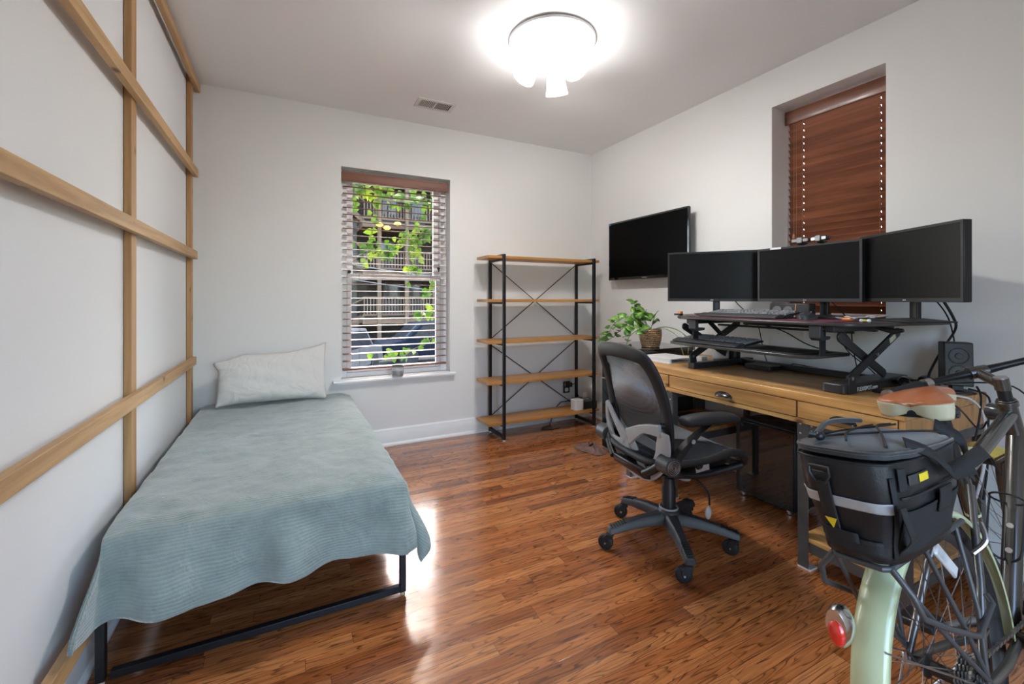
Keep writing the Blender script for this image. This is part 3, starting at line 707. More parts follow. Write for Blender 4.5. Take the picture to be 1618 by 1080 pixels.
gun = plain('cup_pull_metal', (.06,.06,.062), .22, metal=.85, var=.2, nscale=40)
for (a, b) in ((.830, 1.198), (1.206, 1.955), (1.963, 2.340)):
    dr = build('drawer', MB().box((DX0-.0025, a, .688), (DX0+.0138, b, DZ-.0425)), desk_wood, dk, bevel=.002)
    yc = (a+b)/2
    mb = MB()
    def cup(u, v, yc=yc):
        a_ = pi*u; b_ = pi/2*v
        return V((DX0-.003-.024*sin(b_)*sin(a_)**.6, yc+.048*cos(a_), .708+.021*sin(a_)**.8*1.0*(.35+.65*cos(b_)) - .006*sin(b_)))
    mb.grid(cup, 18, 8)
    mb.prism([(yc+.052*cos(R(q)), .706+.027*sin(R(q))) for q in range(0,181,12)], DX0-.0045, DX0-.0026, 0)
    build('cup_pull', mb, gun, dr, smooth=60, solid=0)
def leg_(x, y, dxs, dys, plate):
    mb = MB().box((x, y, .006), (x+dxs*.005, y+dys*.046, .6635)).box((x+dxs*.0051, y, .006), (x+dxs*.046, y+dys*.005, .6635))
    mb.v = [V(p) for p in mb.v]
    lg = build('leg', mb, galv, dk, bevel=.0008)
    build('foot_pad', MB().box((min(x,x+dxs*.055)-.0, min(y,y+dys*.055), 0), (max(x,x+dxs*.055), max(y,y+dys*.055), .007)), white_plastic, lg, smooth=0)
    if plate:
        mb = MB().box((x-dxs*.003, y, .60), (x-dxs*.0002, y+dys*.046, .6637)).box((x-dxs*.003, y+dys*.0462, .622), (x-dxs*.0002, y+dys*.085, .6637))
        gp = build('corner_plate', mb, galv, lg, bevel=.0006)
        for (yy, zz) in ((.014,.655),(.014,.612),(.062,.655),(.062,.632)): build('rivet', MB().ball((x-dxs*.003, y+dys*yy, zz), .0048, 8, sc=(.6,1,1)), silver, lg)
for (ya, d1, yb_, d2) in ((DY0+.002, 1, 1.212, -1), (1.952, 1, DY1-.002, -1)):
    for (y, d) in ((ya, d1), (yb_, d2)):
        leg_(DX0+.022, y, 1, d, True); leg_(DX1-.004, y, -1, d, False)
for (a, b, zs) in ((DY0+.052, 1.16, .125), (2.004, DY1-.052, .372)):
    build('front_rail', MB().box((DX0+.024, a, .6200), (DX0+.028, b, .6637)), galv, dk)
    for y in (a-.0505+.0015, b+.0465):
        for (za_, zb_) in ((.620, .6637), (zs-.045, zs-.0005)): build('side_rail', MB().box((DX0+.070, y, za_), (DX1-.052, y+.004, zb_)), galv, dk)
    for x in (DX0+.0275, DX1-.0135): build('shelf_rail', MB().box((x, a-.004, zs-.045), (x+.004, b+.004, zs-.0005)), galv, dk)
    build('lower_shelf', MB().box((DX0+.029, a-.044, zs-.0), (DX1-.012, b+.044, zs+.020)), desk_wood, dk, bevel=.002)
build('stretcher', MB().box((DX1-.012, 1.213, .30), (DX1-.008, 1.951, .34)), galv, dk)

tag(build('set_top_box', MB().rbox((2.36, 2.02, .3925), (2.52, 2.20, .432), .008, 3, 2), black_plastic, bevel=.003), 'small black box lying on the lower shelf of the desk', 'electronics box')

# pc tower under the desk
pc = thing('computer_tower', 'black glass sided computer tower standing on chrome feet under the desk', 'computer', (2.62, 1.65, 0))
build('case', MB().box((2.512, 1.470, .032), (2.735, 1.83, .475)), black_plastic, pc, bevel=.003)
build('glass_panel', MB().rbox((2.505, 1.475, .036), (2.5115, 1.80, .470), .004, 2, 0), plain('smoked_glass', (.010,.011,.012), .04, var=.05, coat=.6), pc)
for x in (2.53, 2.71):
    for y in (1.51, 1.79): build('foot', MB().lathe([(.013,0),(.014,.005),(.009,.010),(.009,.02),(.014,.024),(.014,.032)], 16, c=(x,y,0)), chrome, pc)
for (y, z) in ((1.50,.45),(1.50,.06),(1.78,.45),(1.78,.06)): build('thumbscrew', MB().cyl((2.5050, y, z), (2.5005, y, z), .006, n=12), dark_grey, pc)
bagp = MB()
def lap(u, v): return V((2.53+.19*u, 1.49+.32*v, .4765+.030*max(0,(1-(2*u-1)**6))*max(0,(1-(2*v-1)**6))*(.6+.5*fbm(u*3,v*3,5))+.0))
tag(build('laptop_sleeve', bagp.grid(lap, 16, 20), plain('sleeve_black', (.02,.02,.021), .5, bump=.3), smooth=180, solid=.002), 'soft black sleeve and cords lying on top of the computer tower', 'sleeve')

# ================================================================== standing desk converter
cv = thing('desk_converter', 'black scissor lift standing desk converter holding the monitors on the desk', 'desk converter', (2.45, 1.5, DZ))
cvm = plain('converter_black', (.020,.020,.021), .40, var=.1, bump=.05, bscale=300)
cvt = plain('converter_top', (.040,.036,.033), .30, var=.1, nscale=5)
BT = 1.120; TT = .962
top = [(2.17,1.985),(2.125,1.93),(2.115,1.86),(2.108,1.70),(2.105,1.50),(2.112,1.25),(2.130,1.10),(2.148,1.045),(2.185,1.010),(2.26,.985),(2.50,.955),(2.70,.915),(2.775,.91),(2.79,.925),(2.79,2.20),(2.775,2.215),(2.55,2.215),(2.35,2.13)]
build('upper_board', MB().prism(top, BT-.016, BT, 2), cvt, cv, bevel=.004)
tray = [(2.17,2.035),(2.135,2.01),(2.118,1.96),(2.112,1.80),(2.112,1.5),(2.118,1.26),(2.14,1.20),(2.18,1.18),(2.44,1.165),(2.45,1.18),(2.45,2.02),(2.44,2.035)]
build('keyboard_tray', MB().prism(tray, TT-.016, TT, 2), cvt, cv, bevel=.004)
zb = DZ+.001
for (y, nm) in ((1.115, 1), (1.885, -1)):
    s_ = nm
    ya, yb2 = (y-.035, y+.025) if s_ > 0 else (y-.025, y+.035)
    if s_ > 0:
        bf = build('base_foot', MB().rbox((2.175, ya-.02, zb), (2.76, yb2+.02, zb+.042), .02, 4, 2), cvm, cv, bevel=.005)
    else:
        bf = build('base_foot', MB().box((2.175, y-.022, zb), (2.73, y+.022, zb+.036)), cvm, cv, bevel=.003)
        for k in range(3): build('screw', MB().cyl((2.40+k*.10, y-.0222, zb+.018), (2.40+k*.10, y-.024, zb+.018), .005, n=10), chrome, bf)
    yo = y-.060 if s_ > 0 else y+.03
    build('foot_bracket', MB().prism([(2.20, zb), (2.27, zb), (2.255, zb+.075), (2.232, zb+.085), (2.208, zb+.075)], yo+.001, yo+.006, 1), cvm, cv, bevel=.001)
    def arm(p, q, yy, wdt=.042, th=.010, nm_='scissor_arm'):
        p = V((p[0], yy, p[1])); q = V((q[0], yy, q[1])); d = (q-p); L = d.length; an = atan2(d.z, d.x)
        T = M4.Translation(p) @ M4.Rotation(-an, 4, 'Y')
        pts = [(cos(R(a_))*wdt/2*(1)+ (L if a_ <= 90 or a_ > 270 else 0), sin(R(a_))*wdt/2) for a_ in list(range(-90, 91, 20))+list(range(90, 271, 20))]
        mb = MB().prism([(x_, z_) for x_, z_ in pts], -th/2, th/2, 1, T)
        o = build(nm_, mb, cvm, cv, bevel=.002)
        return o
    a1 = arm((2.232, .872), (2.66, 1.062), yo+.012)
    a2 = arm((2.565, .868), (2.19, 1.055), yo+.030)
    for (px_, pz_) in ((2.232, .872), (2.448, .9675)): build('pivot_bolt', MB().cyl((px_, yo+.006, pz_), (px_, yo-.001, pz_), .0085, n=14), silver, a1)
    if s_ > 0: build('warning_label', MB().box((-.03, -.0066, -.012), (.03, -.0052, .012), M4.Translation((2.60, yo+.012, 1.035)) @ M4.Rotation(-R(23.9), 4, 'Y')), plain('label_yellow', (.6,.6,.42), .6, var=.15, nscale=90), a1, smooth=0)
    build('gas_spring', MB().cyl((2.30, y+.03*s_, 1.085), (2.46, y+.03*s_, .965), .013, n=14), cvm, cv)
    build('top_rail', MB().box((2.16, y-.02, BT-.045), (2.70, y+.02, BT-.0165)), cvm, cv, bevel=.003)
    build('tray_hanger', MB().box((2.19, y-.004 if s_ < 0 else y+.052, TT+.0005), (2.235, y+.0 if s_ < 0 else y+.057, BT-.046)), cvm, cv)
    build('adjust_lever', MB().tube([(2.50, y-.03*s_, BT-.03), (2.50, y-.10*s_, BT-.045), (2.50, y-.135*s_, BT-.038)] if s_ > 0 else [(2.3, y+.03, BT-.03), (2.3, y+.08, BT-.05), (2.3, y+.11, BT-.045)], [.010, .014, .008], 10), cvm, cv)
    build('release_handle', MB().prism([(2.13,BT-.072),(2.15,BT-.085),(2.21,BT-.080),(2.215,BT-.066),(2.16,BT-.062),(2.15,BT-.017),(2.13,BT-.017)], y+(.02 if s_ > 0 else -.07), y+(.07 if s_ > 0 else -.02), 1), dark_grey, cv, bevel=.003)
build('rear_crossbar', MB().box((2.62, 1.166, zb), (2.66, 1.862, zb+.034)), cvm, cv, bevel=.004)
build('upper_crossbar', MB().box((2.62, 1.14, BT-.06), (2.65, 1.86, BT-.030)), cvm, cv, bevel=.003)
build('cable_tray_bar', MB().cyl((2.40, 1.13, BT-.055), (2.40, 1.87, BT-.055), .006), cvm, cv)
# lettering on the right foot
def text(name, body, size, M, mat, parent, ext=.0004, align='LEFT'):
    cu = bpy.data.curves.new(name, 'FONT'); cu.body = body; cu.size = size; cu.extrude = ext; cu.align_x = align
    o = bpy.data.objects.new(name, cu); C.objects.link(o)
    dg = bpy.context.evaluated_depsgraph_get(); me = bpy.data.meshes.new_from_object(o.evaluated_get(dg))
    bpy.data.objects.remove(o); bpy.data.curves.remove(cu)
    inv = wm(parent).inverted() @ M; me.transform(inv); me.materials.clear(); me.materials.append(mat)
    r = bpy.data.objects.new(name, me); C.objects.link(r); r.parent = parent; return r
white_ink = plain('white_ink', (.8,.8,.8), .6, var=.02)
TX = M4.Translation((2.262, 1.0524, zb+.009)) @ M4.Rotation(R(90), 4, 'X')
text('maker_lettering', 'FLEXISPOT.com', .026, TX, white_ink, cv)

# ------------------------------------------------------------------ monitors
def monitor(label, A, B, z0_, z1_, base_c, base_rot, frame_mat, group=None, bez=.012):
    """A, B: (x,y) of the screen's far-left and right bottom corners as seen from the chair"""
    A = V((A[0], A[1], 0)); B = V((B[0], B[1], 0)); d = (B-A).normalized(); L = (B-A).length
    nrm = V((d.y, -d.x, 0)) if V((d.y, -d.x, 0)).x < 0 else V((-d.y, d.x, 0))      # faces -x
    t = thing('monitor', label, 'monitor', (base_c[0], base_c[1], BT), group='black computer monitors on the converter')
    Mx = M4(((d.x, nrm.x, 0, A.x), (d.y, nrm.y, 0, A.y), (0, 0, 1, 0), (0, 0, 0, 1)))
    def bx(a, b): return MB().box(a, b, Mx)
    hs = bx((0, -.035, z0_), (L, -.002, z1_)); hs.box((L*.2, -.055, z0_+.05), (L*.8, -.0351, z1_-.06), Mx)
    build('housing', hs, black_plastic, t, bevel=.004)
    bz_ = bx((0, -.0018, z0_), (L, .002, z0_+.018)); bz_.box((0, -.0018, z1_-bez), (L, .002, z1_), Mx); bz_.box((0, -.0018, z0_+.018), (bez, .002, z1_-bez), Mx); bz_.box((L-bez, -.0018, z0_+.018), (L, .002, z1_-bez), Mx)
    build('bezel', bz_, frame_mat, t, bevel=.001)
    build('screen', bx((bez, -.0016, z0_+.018), (L-bez, .0002, z1_-bez)), screen_mat, t, smooth=0)
    build('badge', MB().cyl(Mx @ V((L*.49, .0020, z0_+.009)), Mx @ V((L*.49, .0026, z0_+.009)), .0035, n=12).box((L*.50, .0020, z0_+.0065), (L*.515, .0026, z0_+.0115), Mx), silver, t)
    c = V(base_c); sc = (Mx @ V((L/2, -.045, 0)))
    build('stand_post', MB().rbox((-.021, -.012, BT+.008), (.021, .012, z0_+.10), .006, 3, 2, M4.Translation((c.x, c.y, 0)) @ M4.Rotation(base_rot, 4, 'Z')), black_plastic, t)
    build('stand_arm', MB().cyl((c.x, c.y, z0_+.08), (sc.x, sc.y, z0_+.12), .014), black_plastic, t)
    Tb = M4.Translation((c.x, c.y, 0)) @ M4.Rotation(base_rot, 4, 'Z')
    lo = [Tb @ V((x, y, BT+.0005)) for x, y in ((-.13,-.07),(.13,-.07),(.13,.13),(-.13,.13))]
    l2 = [Tb @ V((x, y, BT+.006)) for x, y in ((-.13,-.07),(.13,-.07),(.13,.13),(-.13,.13))]
    l3 = [Tb @ V((x, y, BT+.016)) for x, y in ((-.03,-.02),(.03,-.02),(.03,.03),(-.03,.03))]
    build('stand_base', MB().loft([lo, l2, l3]), black_matte, t, bevel=.003)
    return t
monitor('leftmost black monitor of the three, overlapping the wall television', (2.330, 2.215), (2.690, 1.795), 1.209, 1.540, (2.56, 2.01), R(140), black_plastic)
m2 = monitor('middle black monitor of the three with two webcams clipped on top', (2.600, 1.745), (2.600, 1.188), 1.209, 1.531, (2.69, 1.41), R(90), dark_grey)
monitor('rightmost and largest looking black monitor, angled beside the bicycle', (2.655, 1.225), (2.405, .750), 1.211, 1.545, (2.60, .975), R(62), black_plastic)
m3 = build('sticker', MB().box((2.5985, 1.60, 1.5312), (2.6065, 1.665, 1.5317)).box((2.5972, 1.60, 1.520), (2.5979, 1.665, 1.5317)), white_ink, m2, smooth=0)
# webcams
def webcam(y, tw, lab):
    t = thing('webcam', lab, 'webcam', (2.60, y, 1.532), group='webcams on the middle monitor')
    T = M4.Translation((2.598, y, 1.556)) @ M4.Rotation(R(tw), 4, 'Z')
    build('body', MB().rbox((-.014, -.047, -.013), (.014, .047, .013), .012, 4, 0, T), dark_grey, t, bevel=.004)
    build('side_panel', MB().rbox((-.0155, -.042, -.008), (-.0142, -.017, .008), .004, 3, 0, T).rbox((-.0155, .017, -.008), (-.0142, .042, .008), .004, 3, 0, T), silver, t)
    build('lens', MB().rbox((-.022, -.014, -.015), (-.0143, .014, .015), .006, 3, 0, T), grey_plastic, t, bevel=.002)
    build('clip', MB().box((2.594, y-.015, 1.533), (2.612, y+.015, 1.542)).box((2.625, y-.015, 1.50), (2.64, y+.015, 1.542)).box((2.594, y-.015, 1.5331), (2.64, y+.015, 1.537)), black_plastic, t)
webcam(1.487, 5, 'left webcam of the pair on the middle monitor')
webcam(1.385, -10, 'right webcam of the pair on the middle monitor')

# ------------------------------------------------------------------ television
tv = thing('television', 'flat black television mounted on the right wall above the fridge plant', 'television', (2.80, 2.89, 1.67))
build('screen', MB().box((2.7655, 2.428, 1.425), (2.767, 3.352, 1.932)), tv_screen, tv, smooth=0)
build('bezel', MB().box((2.762, 2.415, 1.932), (2.775, 3.365, 1.945)).box((2.762, 2.415, 1.402), (2.775, 3.365, 1.425)).box((2.762, 2.415, 1.4251), (2.775, 2.428, 1.9319)).box((2.762, 3.352, 1.4251), (2.775, 3.365, 1.9319)), black_gloss, tv)
build('housing', MB().box((2.7752, 2.42, 1.405), (2.79, 3.36, 1.942)).box((2.7901, 2.55, 1.41), (2.815, 3.25, 1.78)), black_plastic, tv, bevel=.003)
build('wall_mount', MB().box((2.8155, 2.75, 1.55), (RX-.0005, 3.05, 1.75)), black_steel, tv)
build('badge', MB().box((2.7612, 2.86, 1.411), (2.762, 2.92, 1.416)), grey_plastic, tv, smooth=0)
build('corner_film', MB().box((2.7612, 3.335, 1.925), (2.7619, 3.365, 1.945)), plain('blue_film', (.02,.16,.42), .4), tv, smooth=0)

# ------------------------------------------------------------------ keyboards
def keyboard(label, c, rot, z, group='black keyboards'):
    t = thing('keyboard', label, 'keyboard', (c[0], c[1], z), (0, 0, rot), group)
    # local: x = depth away from the user, y = left, origin at the front centre
    L, D = .455, .155; T = M4.Rotation(R(-6), 4, 'Y')
    def cs(pts, y0_, y1_, nm, mt, **k): return build(nm, MB().prism(pts, y0_, y1_, 1), mt, t, world=False, **k)
    cs([(0,.010),(.145,.032),(.150,.030),(.150,.022),(.01,.002),(0,.002)], -L/2, L/2, 'case', black_plastic, bevel=.003)
    cs([(-.078,.004),(-.07,.010),(-.030,.022),(-.001,.021),(-.001,.003),(-.07,.0005)], -L/2+.0, L/2-.0, 'wrist_rest', dark_grey, bevel=.003)
    rows = [(.012, [1.25,1.25,1.25,6.25,1.25,1.25,1.25,1.25,0,1,1,1,0,2,1]), (.031, [2.25]+[1]*10+[2.75,0,0,1,0,0,1,1,1,1]), (.050, [1.75]+[1]*11+[2.25,0,0,0,0,0,1,1,1]), (.069, [1.5]+[1]*12+[1.5,0,1,1,1,0,1,1,1,1]), (.088, [1]*13+[2,0,1,1,1,0,1,1,1,1]), (.114, [1,0,1,1,1,1,.5-.5,1,1,1,1,0,1,1,1,1,0,1,1,1])]
    for (x, ks) in rows:
        mb = MB(); tot = sum(k if k else .35 for k in ks); s_ = (L-.016)/tot; y = L/2-.008
        for k in ks:
            if not k: y -= .35*s_; continue
            w_ = k*s_; zt = .012+x*.15
            a = [V((x, y-.001, zt)), V((x+.0175, y-.001, zt+.003)), V((x+.0175, y-w_+.001, zt+.003)), V((x, y-w_+.001, zt))]
            b = [V((x+.002, y-.003, zt+.0095)), V((x+.0145, y-.003, zt+.0115)), V((x+.0145, y-w_+.003, zt+.0115)), V((x+.002, y-w_+.003, zt+.0095))]
            mb.loft([a, b]); y -= w_
        build('key_row', mb, key_mat, t, world=False, smooth=0)
    return t
mat1 = tag(build('mouse_pad', MB().rbox((2.14, 1.105, BT+.0008), (2.42, 1.90, BT+.0035), .01, 3, 2), plain('pad_pink', (.13,.025,.05), .6, var=.8, nscale=6)), 'thin pink and black desk mat under the upper keyboard', 'desk mat')
keyboard('upper black keyboard on top of the converter with a wrist rest', (2.245, 1.60), R(2), BT+.0040)
keyboard('lower black keyboard on the keyboard tray with a wrist rest', (2.215, 1.78), R(-3), TT+.0008)
# green printed mouse pad
def pad_green():
    m, t, b = nodes('pad_green'); co = coords(t, (1,1,1))
    n = N(t, 'ShaderNodeTexNoise', Scale=30.0, Detail=5.0, Distortion=2.5); t.links.new(co, n.inputs['Vector'])
    g = N(t, 'ShaderNodeTexGradient', gradient_type='SPHERICAL'); mp = N(t, 'ShaderNodeMapping'); mp.inputs['Scale'].default_value = (9, 7.5, 1); mp.inputs['Location'].default_value = (-2.26*9, -1.37*7.5, 0)
    t.links.new(co, mp.inputs[0]); t.links.new(mp.outputs[0], g.inputs[0])
    mu = N(t, 'ShaderNodeMath', operation='MULTIPLY'); t.links.new(n.outputs['Fac'], mu.inputs[0]); t.links.new(g.outputs['Fac'], mu.inputs[1])
    r = ramp(t, mu.outputs[0], [(.10,(.012,.014,.012)),(.20,(.05,.22,.01)),(.34,(.22,.75,.06))]); t.links.new(r.outputs[0], b.inputs['Base Color']); b.inputs['Roughness'].default_value = .5; return m
def padp(u, v): return V((2.15+.24*u, 1.545-.33*v, TT+.0012+.008*max(0, v-.85)/.15*max(0,1-u*1.5)))
tag(build('mouse_pad', MB().grid(padp, 10, 20), pad_green(), smooth=180, solid=-.0015 if False else .0008), 'green and black printed mouse pad on the keyboard tray', 'mouse pad')
ms = thing('computer_mouse', 'black computer mouse on the upper board beside the keyboard', 'mouse', (2.26, 1.255, BT+.004))
def msf(u, v):
    x = u*2-1; a = pi*v
    return V((2.26+.062*x, 1.262+.033*cos(a)*(1-.25*x*x)*sqrt(max(0,1-x**4)), BT+.0042+.040*sin(a)**.8*sqrt(max(0,1-abs(x+.12)**2.6/1.35))*(.9-.1*x)))
build('body', MB().grid(msf, 20, 14), dark_grey, ms, smooth=180)
build('scroll_wheel', MB().cyl((2.292,1.258,BT+.036),(2.292,1.266,BT+.036),.008), black_rubber, ms)
ccs = thing('centre_speaker', 'black centre speaker with two round drivers below the middle monitor', 'speaker', (2.43, 1.43, BT))
Ts = M4.Translation((2.50, 1.485, BT+.001)) @ M4.Rotation(R(4), 4, 'Z')
sp_ = build('body', MB().prism([(-.035,0),(.05,0),(.05,.080),(-.018,.080)], -.105, .105, 1, Ts), black_plastic, ccs, bevel=.006)
Tf = Ts @ M4.Rotation(0,4,'Z')
for y in (.060, .002):
    cx_ = V((-.0275, y, .040)); nx = V((-.978, 0, .208))
    rim = build('driver', MB().torus(Tf @ (cx_+nx*.0015), .0235, .0018, (Tf.to_3x3() @ nx), 28, 8).lathe([(.0001,.004),(.008,.005),(.010,.0015),(.020,.001),(.022,.002)], 24, Tf.to_3x3().to_4x4() @ V((0,0,1)).rotation_difference(nx).to_matrix().to_4x4(), Tf @ (cx_+nx*.0003)), plain('speaker_cone', (.13,.13,.135), .5), ccs, smooth=60)
build('copper_strip', MB().prism([(-.0358,.004),(-.0345,.004),(-.0185,.078),(-.0198,.078)], -.0385, -.0345, 1, Ts), plain('copper', (.65,.36,.2), .3, metal=.8), ccs)
# satellite speaker at the desk's near end
ss = thing('satellite_speaker', 'tall black two driver speaker at the near end of the desk', 'speaker', (2.71, .865, DZ))
Ts = M4.Translation((2.705, .868, DZ+.001)) @ M4.Rotation(R(36), 4, 'Z')
build('stand', MB().rbox((-.05,-.055,0),(.05,.055,.008), .015, 4, 2, Ts).box((-.015,-.02,.008),(.025,.02,.031),Ts), black_plastic, ss, bevel=.002)
build('cabinet', MB().prism([(-.030,.030),(.045,.030),(.045,.225),(-.022,.225)], -.050, .050, 1, Ts), black_plastic, ss, bevel=.005)
for z in (.165, .088):
    nx = V((-.999,0,.04)); cx_ = V((-.0300+.0000+.008*(z-.03)/.195-.0005, 0, z))
    build('driver', MB().torus(Ts @ (cx_+nx*.001), .034, .0018, (Ts.to_3x3() @ nx), 32, 8).lathe([(.0001,.004),(.012,.005),(.014,.001),(.030,.0006)], 28, Ts.to_3x3().to_4x4() @ V((0,0,1)).rotation_difference(nx).to_matrix().to_4x4(), Ts @ cx_), dark_grey, ss, smooth=60)
build('badge', MB().box((-.0306,-.008,.044),(-.0302,.008,.047),Ts), silver, ss, smooth=0)
# headphones lying on the desk
hp = thing('headphones', 'black over ear headphones lying on the desk beside the converter foot', 'headphones', (2.62, .98, DZ))
build('headband', MB().torus((2.66, .975, DZ+.022), .085, .008, (.25,.1,1), 30, 8, -20, 200), black_plastic, hp)
for (x, y, k) in ((2.575,1.00,0), (2.70, .975, 1)):
    build('ear_cup', MB().lathe([(.0001,0),(.030,.001),(.036,.008),(.036,.020),(.030,.028),(.012,.033),(.0001,.034)], 24, M4.Rotation(R(35), 4, 'X') @ M4.Rotation(R(-25), 4, 'Y'), (x, y, DZ+.018)), black_gloss, hp, smooth=60)
    build('trim_ring', MB().torus((x-.004, y-.006, DZ+.040), .026, .003, (-.42,-.5,.75), 24, 8), silver, hp)
tag(build('pen_case', MB().rbox((2.36, .93, DZ+.001), (2.40, 1.04, DZ+.013), .005, 3, 2), black_plastic, bevel=.002), 'thin black bar lying on the desk in front of the headphones', 'case')
# things at the desk's far end
tag(build('tablet_stand', MB().box((2.20, 2.08, DZ+.001), (2.44, 2.33, DZ+.006)).box((2.22, 2.09, DZ+.006), (2.235, 2.32, DZ+.026)).box((2.40, 2.09, DZ+.006), (2.415, 2.32, DZ+.026)).box((2.21, 2.08, DZ+.0265), (2.43, 2.33, DZ+.032)), white_plastic, bevel=.001), 'flat white stacked tray on the far end of the desk', 'tray')
vs_ = thing('white_vase', 'rounded white vase behind the converter on the desk', 'vase', (2.575, 1.955, DZ))
build('body', MB().lathe([(.034,.001),(.045,.010),(.052,.04),(.050,.08),(.042,.115),(.030,.128),(.024,.125)], 28, c=(2.575,1.990,DZ)), white_plastic, vs_, smooth=80)
tag(build('pen_cup', MB().lathe([(.040,.001),(.040,.14),(.036,.14),(.036,.01),(.0001,.01)], 28, c=(2.66, 1.955, DZ)), black_plastic, smooth=50), 'black cylindrical cup behind the converter beside the white vase', 'cup')
tag(build('small_box', MB().rbox((2.43, 2.02, DZ+.001), (2.49, 2.07, DZ+.04), .004, 2, 2), white_plastic, bevel=.002), 'small white box beside the flat white tray on the desk', 'box')
tag(build('usb_hub', MB().rbox((2.49, 1.60, DZ+.001), (2.60, 1.76, DZ+.028), .01, 3, 2).tube([(2.60,1.63,DZ+.014),(2.66,1.56,DZ+.04),(2.74,1.45,DZ+.02),(2.78,1.4,DZ+.01)], .003, 6), black_plastic, bevel=.003), 'black hub box with a cable on the desk under the converter', 'hub')
# small clutter on the upper board
orange = plain('orange_plastic', (.75,.22,.05), .4)
cl = thing('binder_clip', 'small orange and black clip at the far left of the upper board', 'clip', (2.235, 2.03, BT))
build('body', MB().rbox((2.215, 2.005, BT+.001),(2.245,2.055,BT+.012),.004,2,2), black_plastic, cl); build('tab', MB().rbox((2.225,2.008,BT+.0122),(2.245,2.034,BT+.026),.003,2,2), orange, cl)
ca = thing('cable_coil', 'coiled thin pale cables piled behind the mouse', 'cables', (2.55, 1.22, BT))
for k in range(5): build('coil', MB().torus((2.50+.02*k, 1.235-.035*k, BT+.008+.003*k), .022+.004*(k%3), .0028, (.2*(k%2), .1*k-.2, 1), 24, 6), white_plastic if k % 2 else plain('cable_grey', (.35,.35,.33), .6), ca)
tag(build('orange_earplug', MB().rbox((2.30,1.098,BT+.0035),(2.325,1.135,BT+.018),.006,3,1), orange, bevel=.003), 'small orange earplug on the upper board near the mouse', 'earplug')
ep = thing('earphones', 'tiny white and yellow earphone tips near the right monitor stand', 'earphones', (2.28, 1.03, BT))
build('tip', MB().ball((2.28,1.045,BT+.009),.008,8), white_plastic, ep); build('tip', MB().ball((2.285,1.018,BT+.009),.008,8), white_plastic, ep); build('stem', MB().cyl((2.28,1.045,BT+.009),(2.285,1.018,BT+.009),.005), plain('yellow_tip', (.75,.6,.15), .5), ep)
# monitor cables
def cable(label, pts, r=.0035, m=black_rubber, name='monitor_cable', cat='cable', group='black cables around the desk'):
    P_ = [V(p) for p in pts]; sm = []
    for i in range(len(P_)-1):
        a = P_[max(i-1,0)]; b = P_[i]; c = P_[i+1]; d = P_[min(i+2,len(P_)-1)]
        for k in range(6):
            t_ = k/6; sm.append(.5*((2*b)+(c-a)*t_+(2*a-5*b+4*c-d)*t_*t_+(3*b-3*c+d-a)*t_**3))
    sm.append(P_[-1]); return tag(build(name, MB().tube(sm, r, 6), m, smooth=60), label, cat, group)
cable('thick black cable hanging from the rightmost monitor down to the desk', [(2.62,.895,1.24),(2.74,.890,1.14),(2.808,.905,1.08),(2.80,.95,.98),(2.72,.965,.88),(2.65,.95,.83)], .0055)
cable('thin black cable hanging from the rightmost monitor beside the thick one', [(2.62,.925,1.24),(2.72,.915,1.17),(2.80,.918,1.10),(2.81,.905,.98),(2.78,.895,.83)], .003)
cable('black cable looping under the upper board of the converter', [(2.30,1.62,1.08),(2.33,1.55,1.085),(2.38,1.45,1.05),(2.48,1.38,.98),(2.62,1.30,.93)], .003)
cable('black cable dropping from the middle monitor to the desk', [(2.66,1.36,1.21),(2.79,1.34,1.10),(2.815,1.33,.95),(2.80,1.30,.82)], .003)
cable('black cable bundle strand crossing behind the converter', [(2.66,1.40,1.21),(2.80,1.41,1.08),(2.81,1.36,.94),(2.79,1.24,.85),(2.74,1.18,.815)], .003)
cable('thin black cable behind the leftmost monitor', [(2.60,1.93,1.24),(2.70,1.92,1.16),(2.815,1.90,1.08),(2.815,1.85,.88),(2.78,1.80,.812)], .003)
cable('black cable curling off the near end of the desk beside the bike saddle', [(2.70,.80,.84),(2.66,.775,.80),(2.60,.765,.70),(2.55,.77,.58),(2.56,.78,.42)], .004)
cable('second black cable hanging down past the desk end panel', [(2.74,.84,.82),(2.76,.78,.79),(2.72,.770,.68),(2.73,.775,.5),(2.70,.78,.35)], .004)
cable('white cable hanging down past the desk end panel', [(2.50,.86,.81),(2.58,.785,.80),(2.68,.770,.70),(2.69,.775,.5),(2.60,.78,.35)], .0055, white_plastic, 'white_cable', 'cable', None)

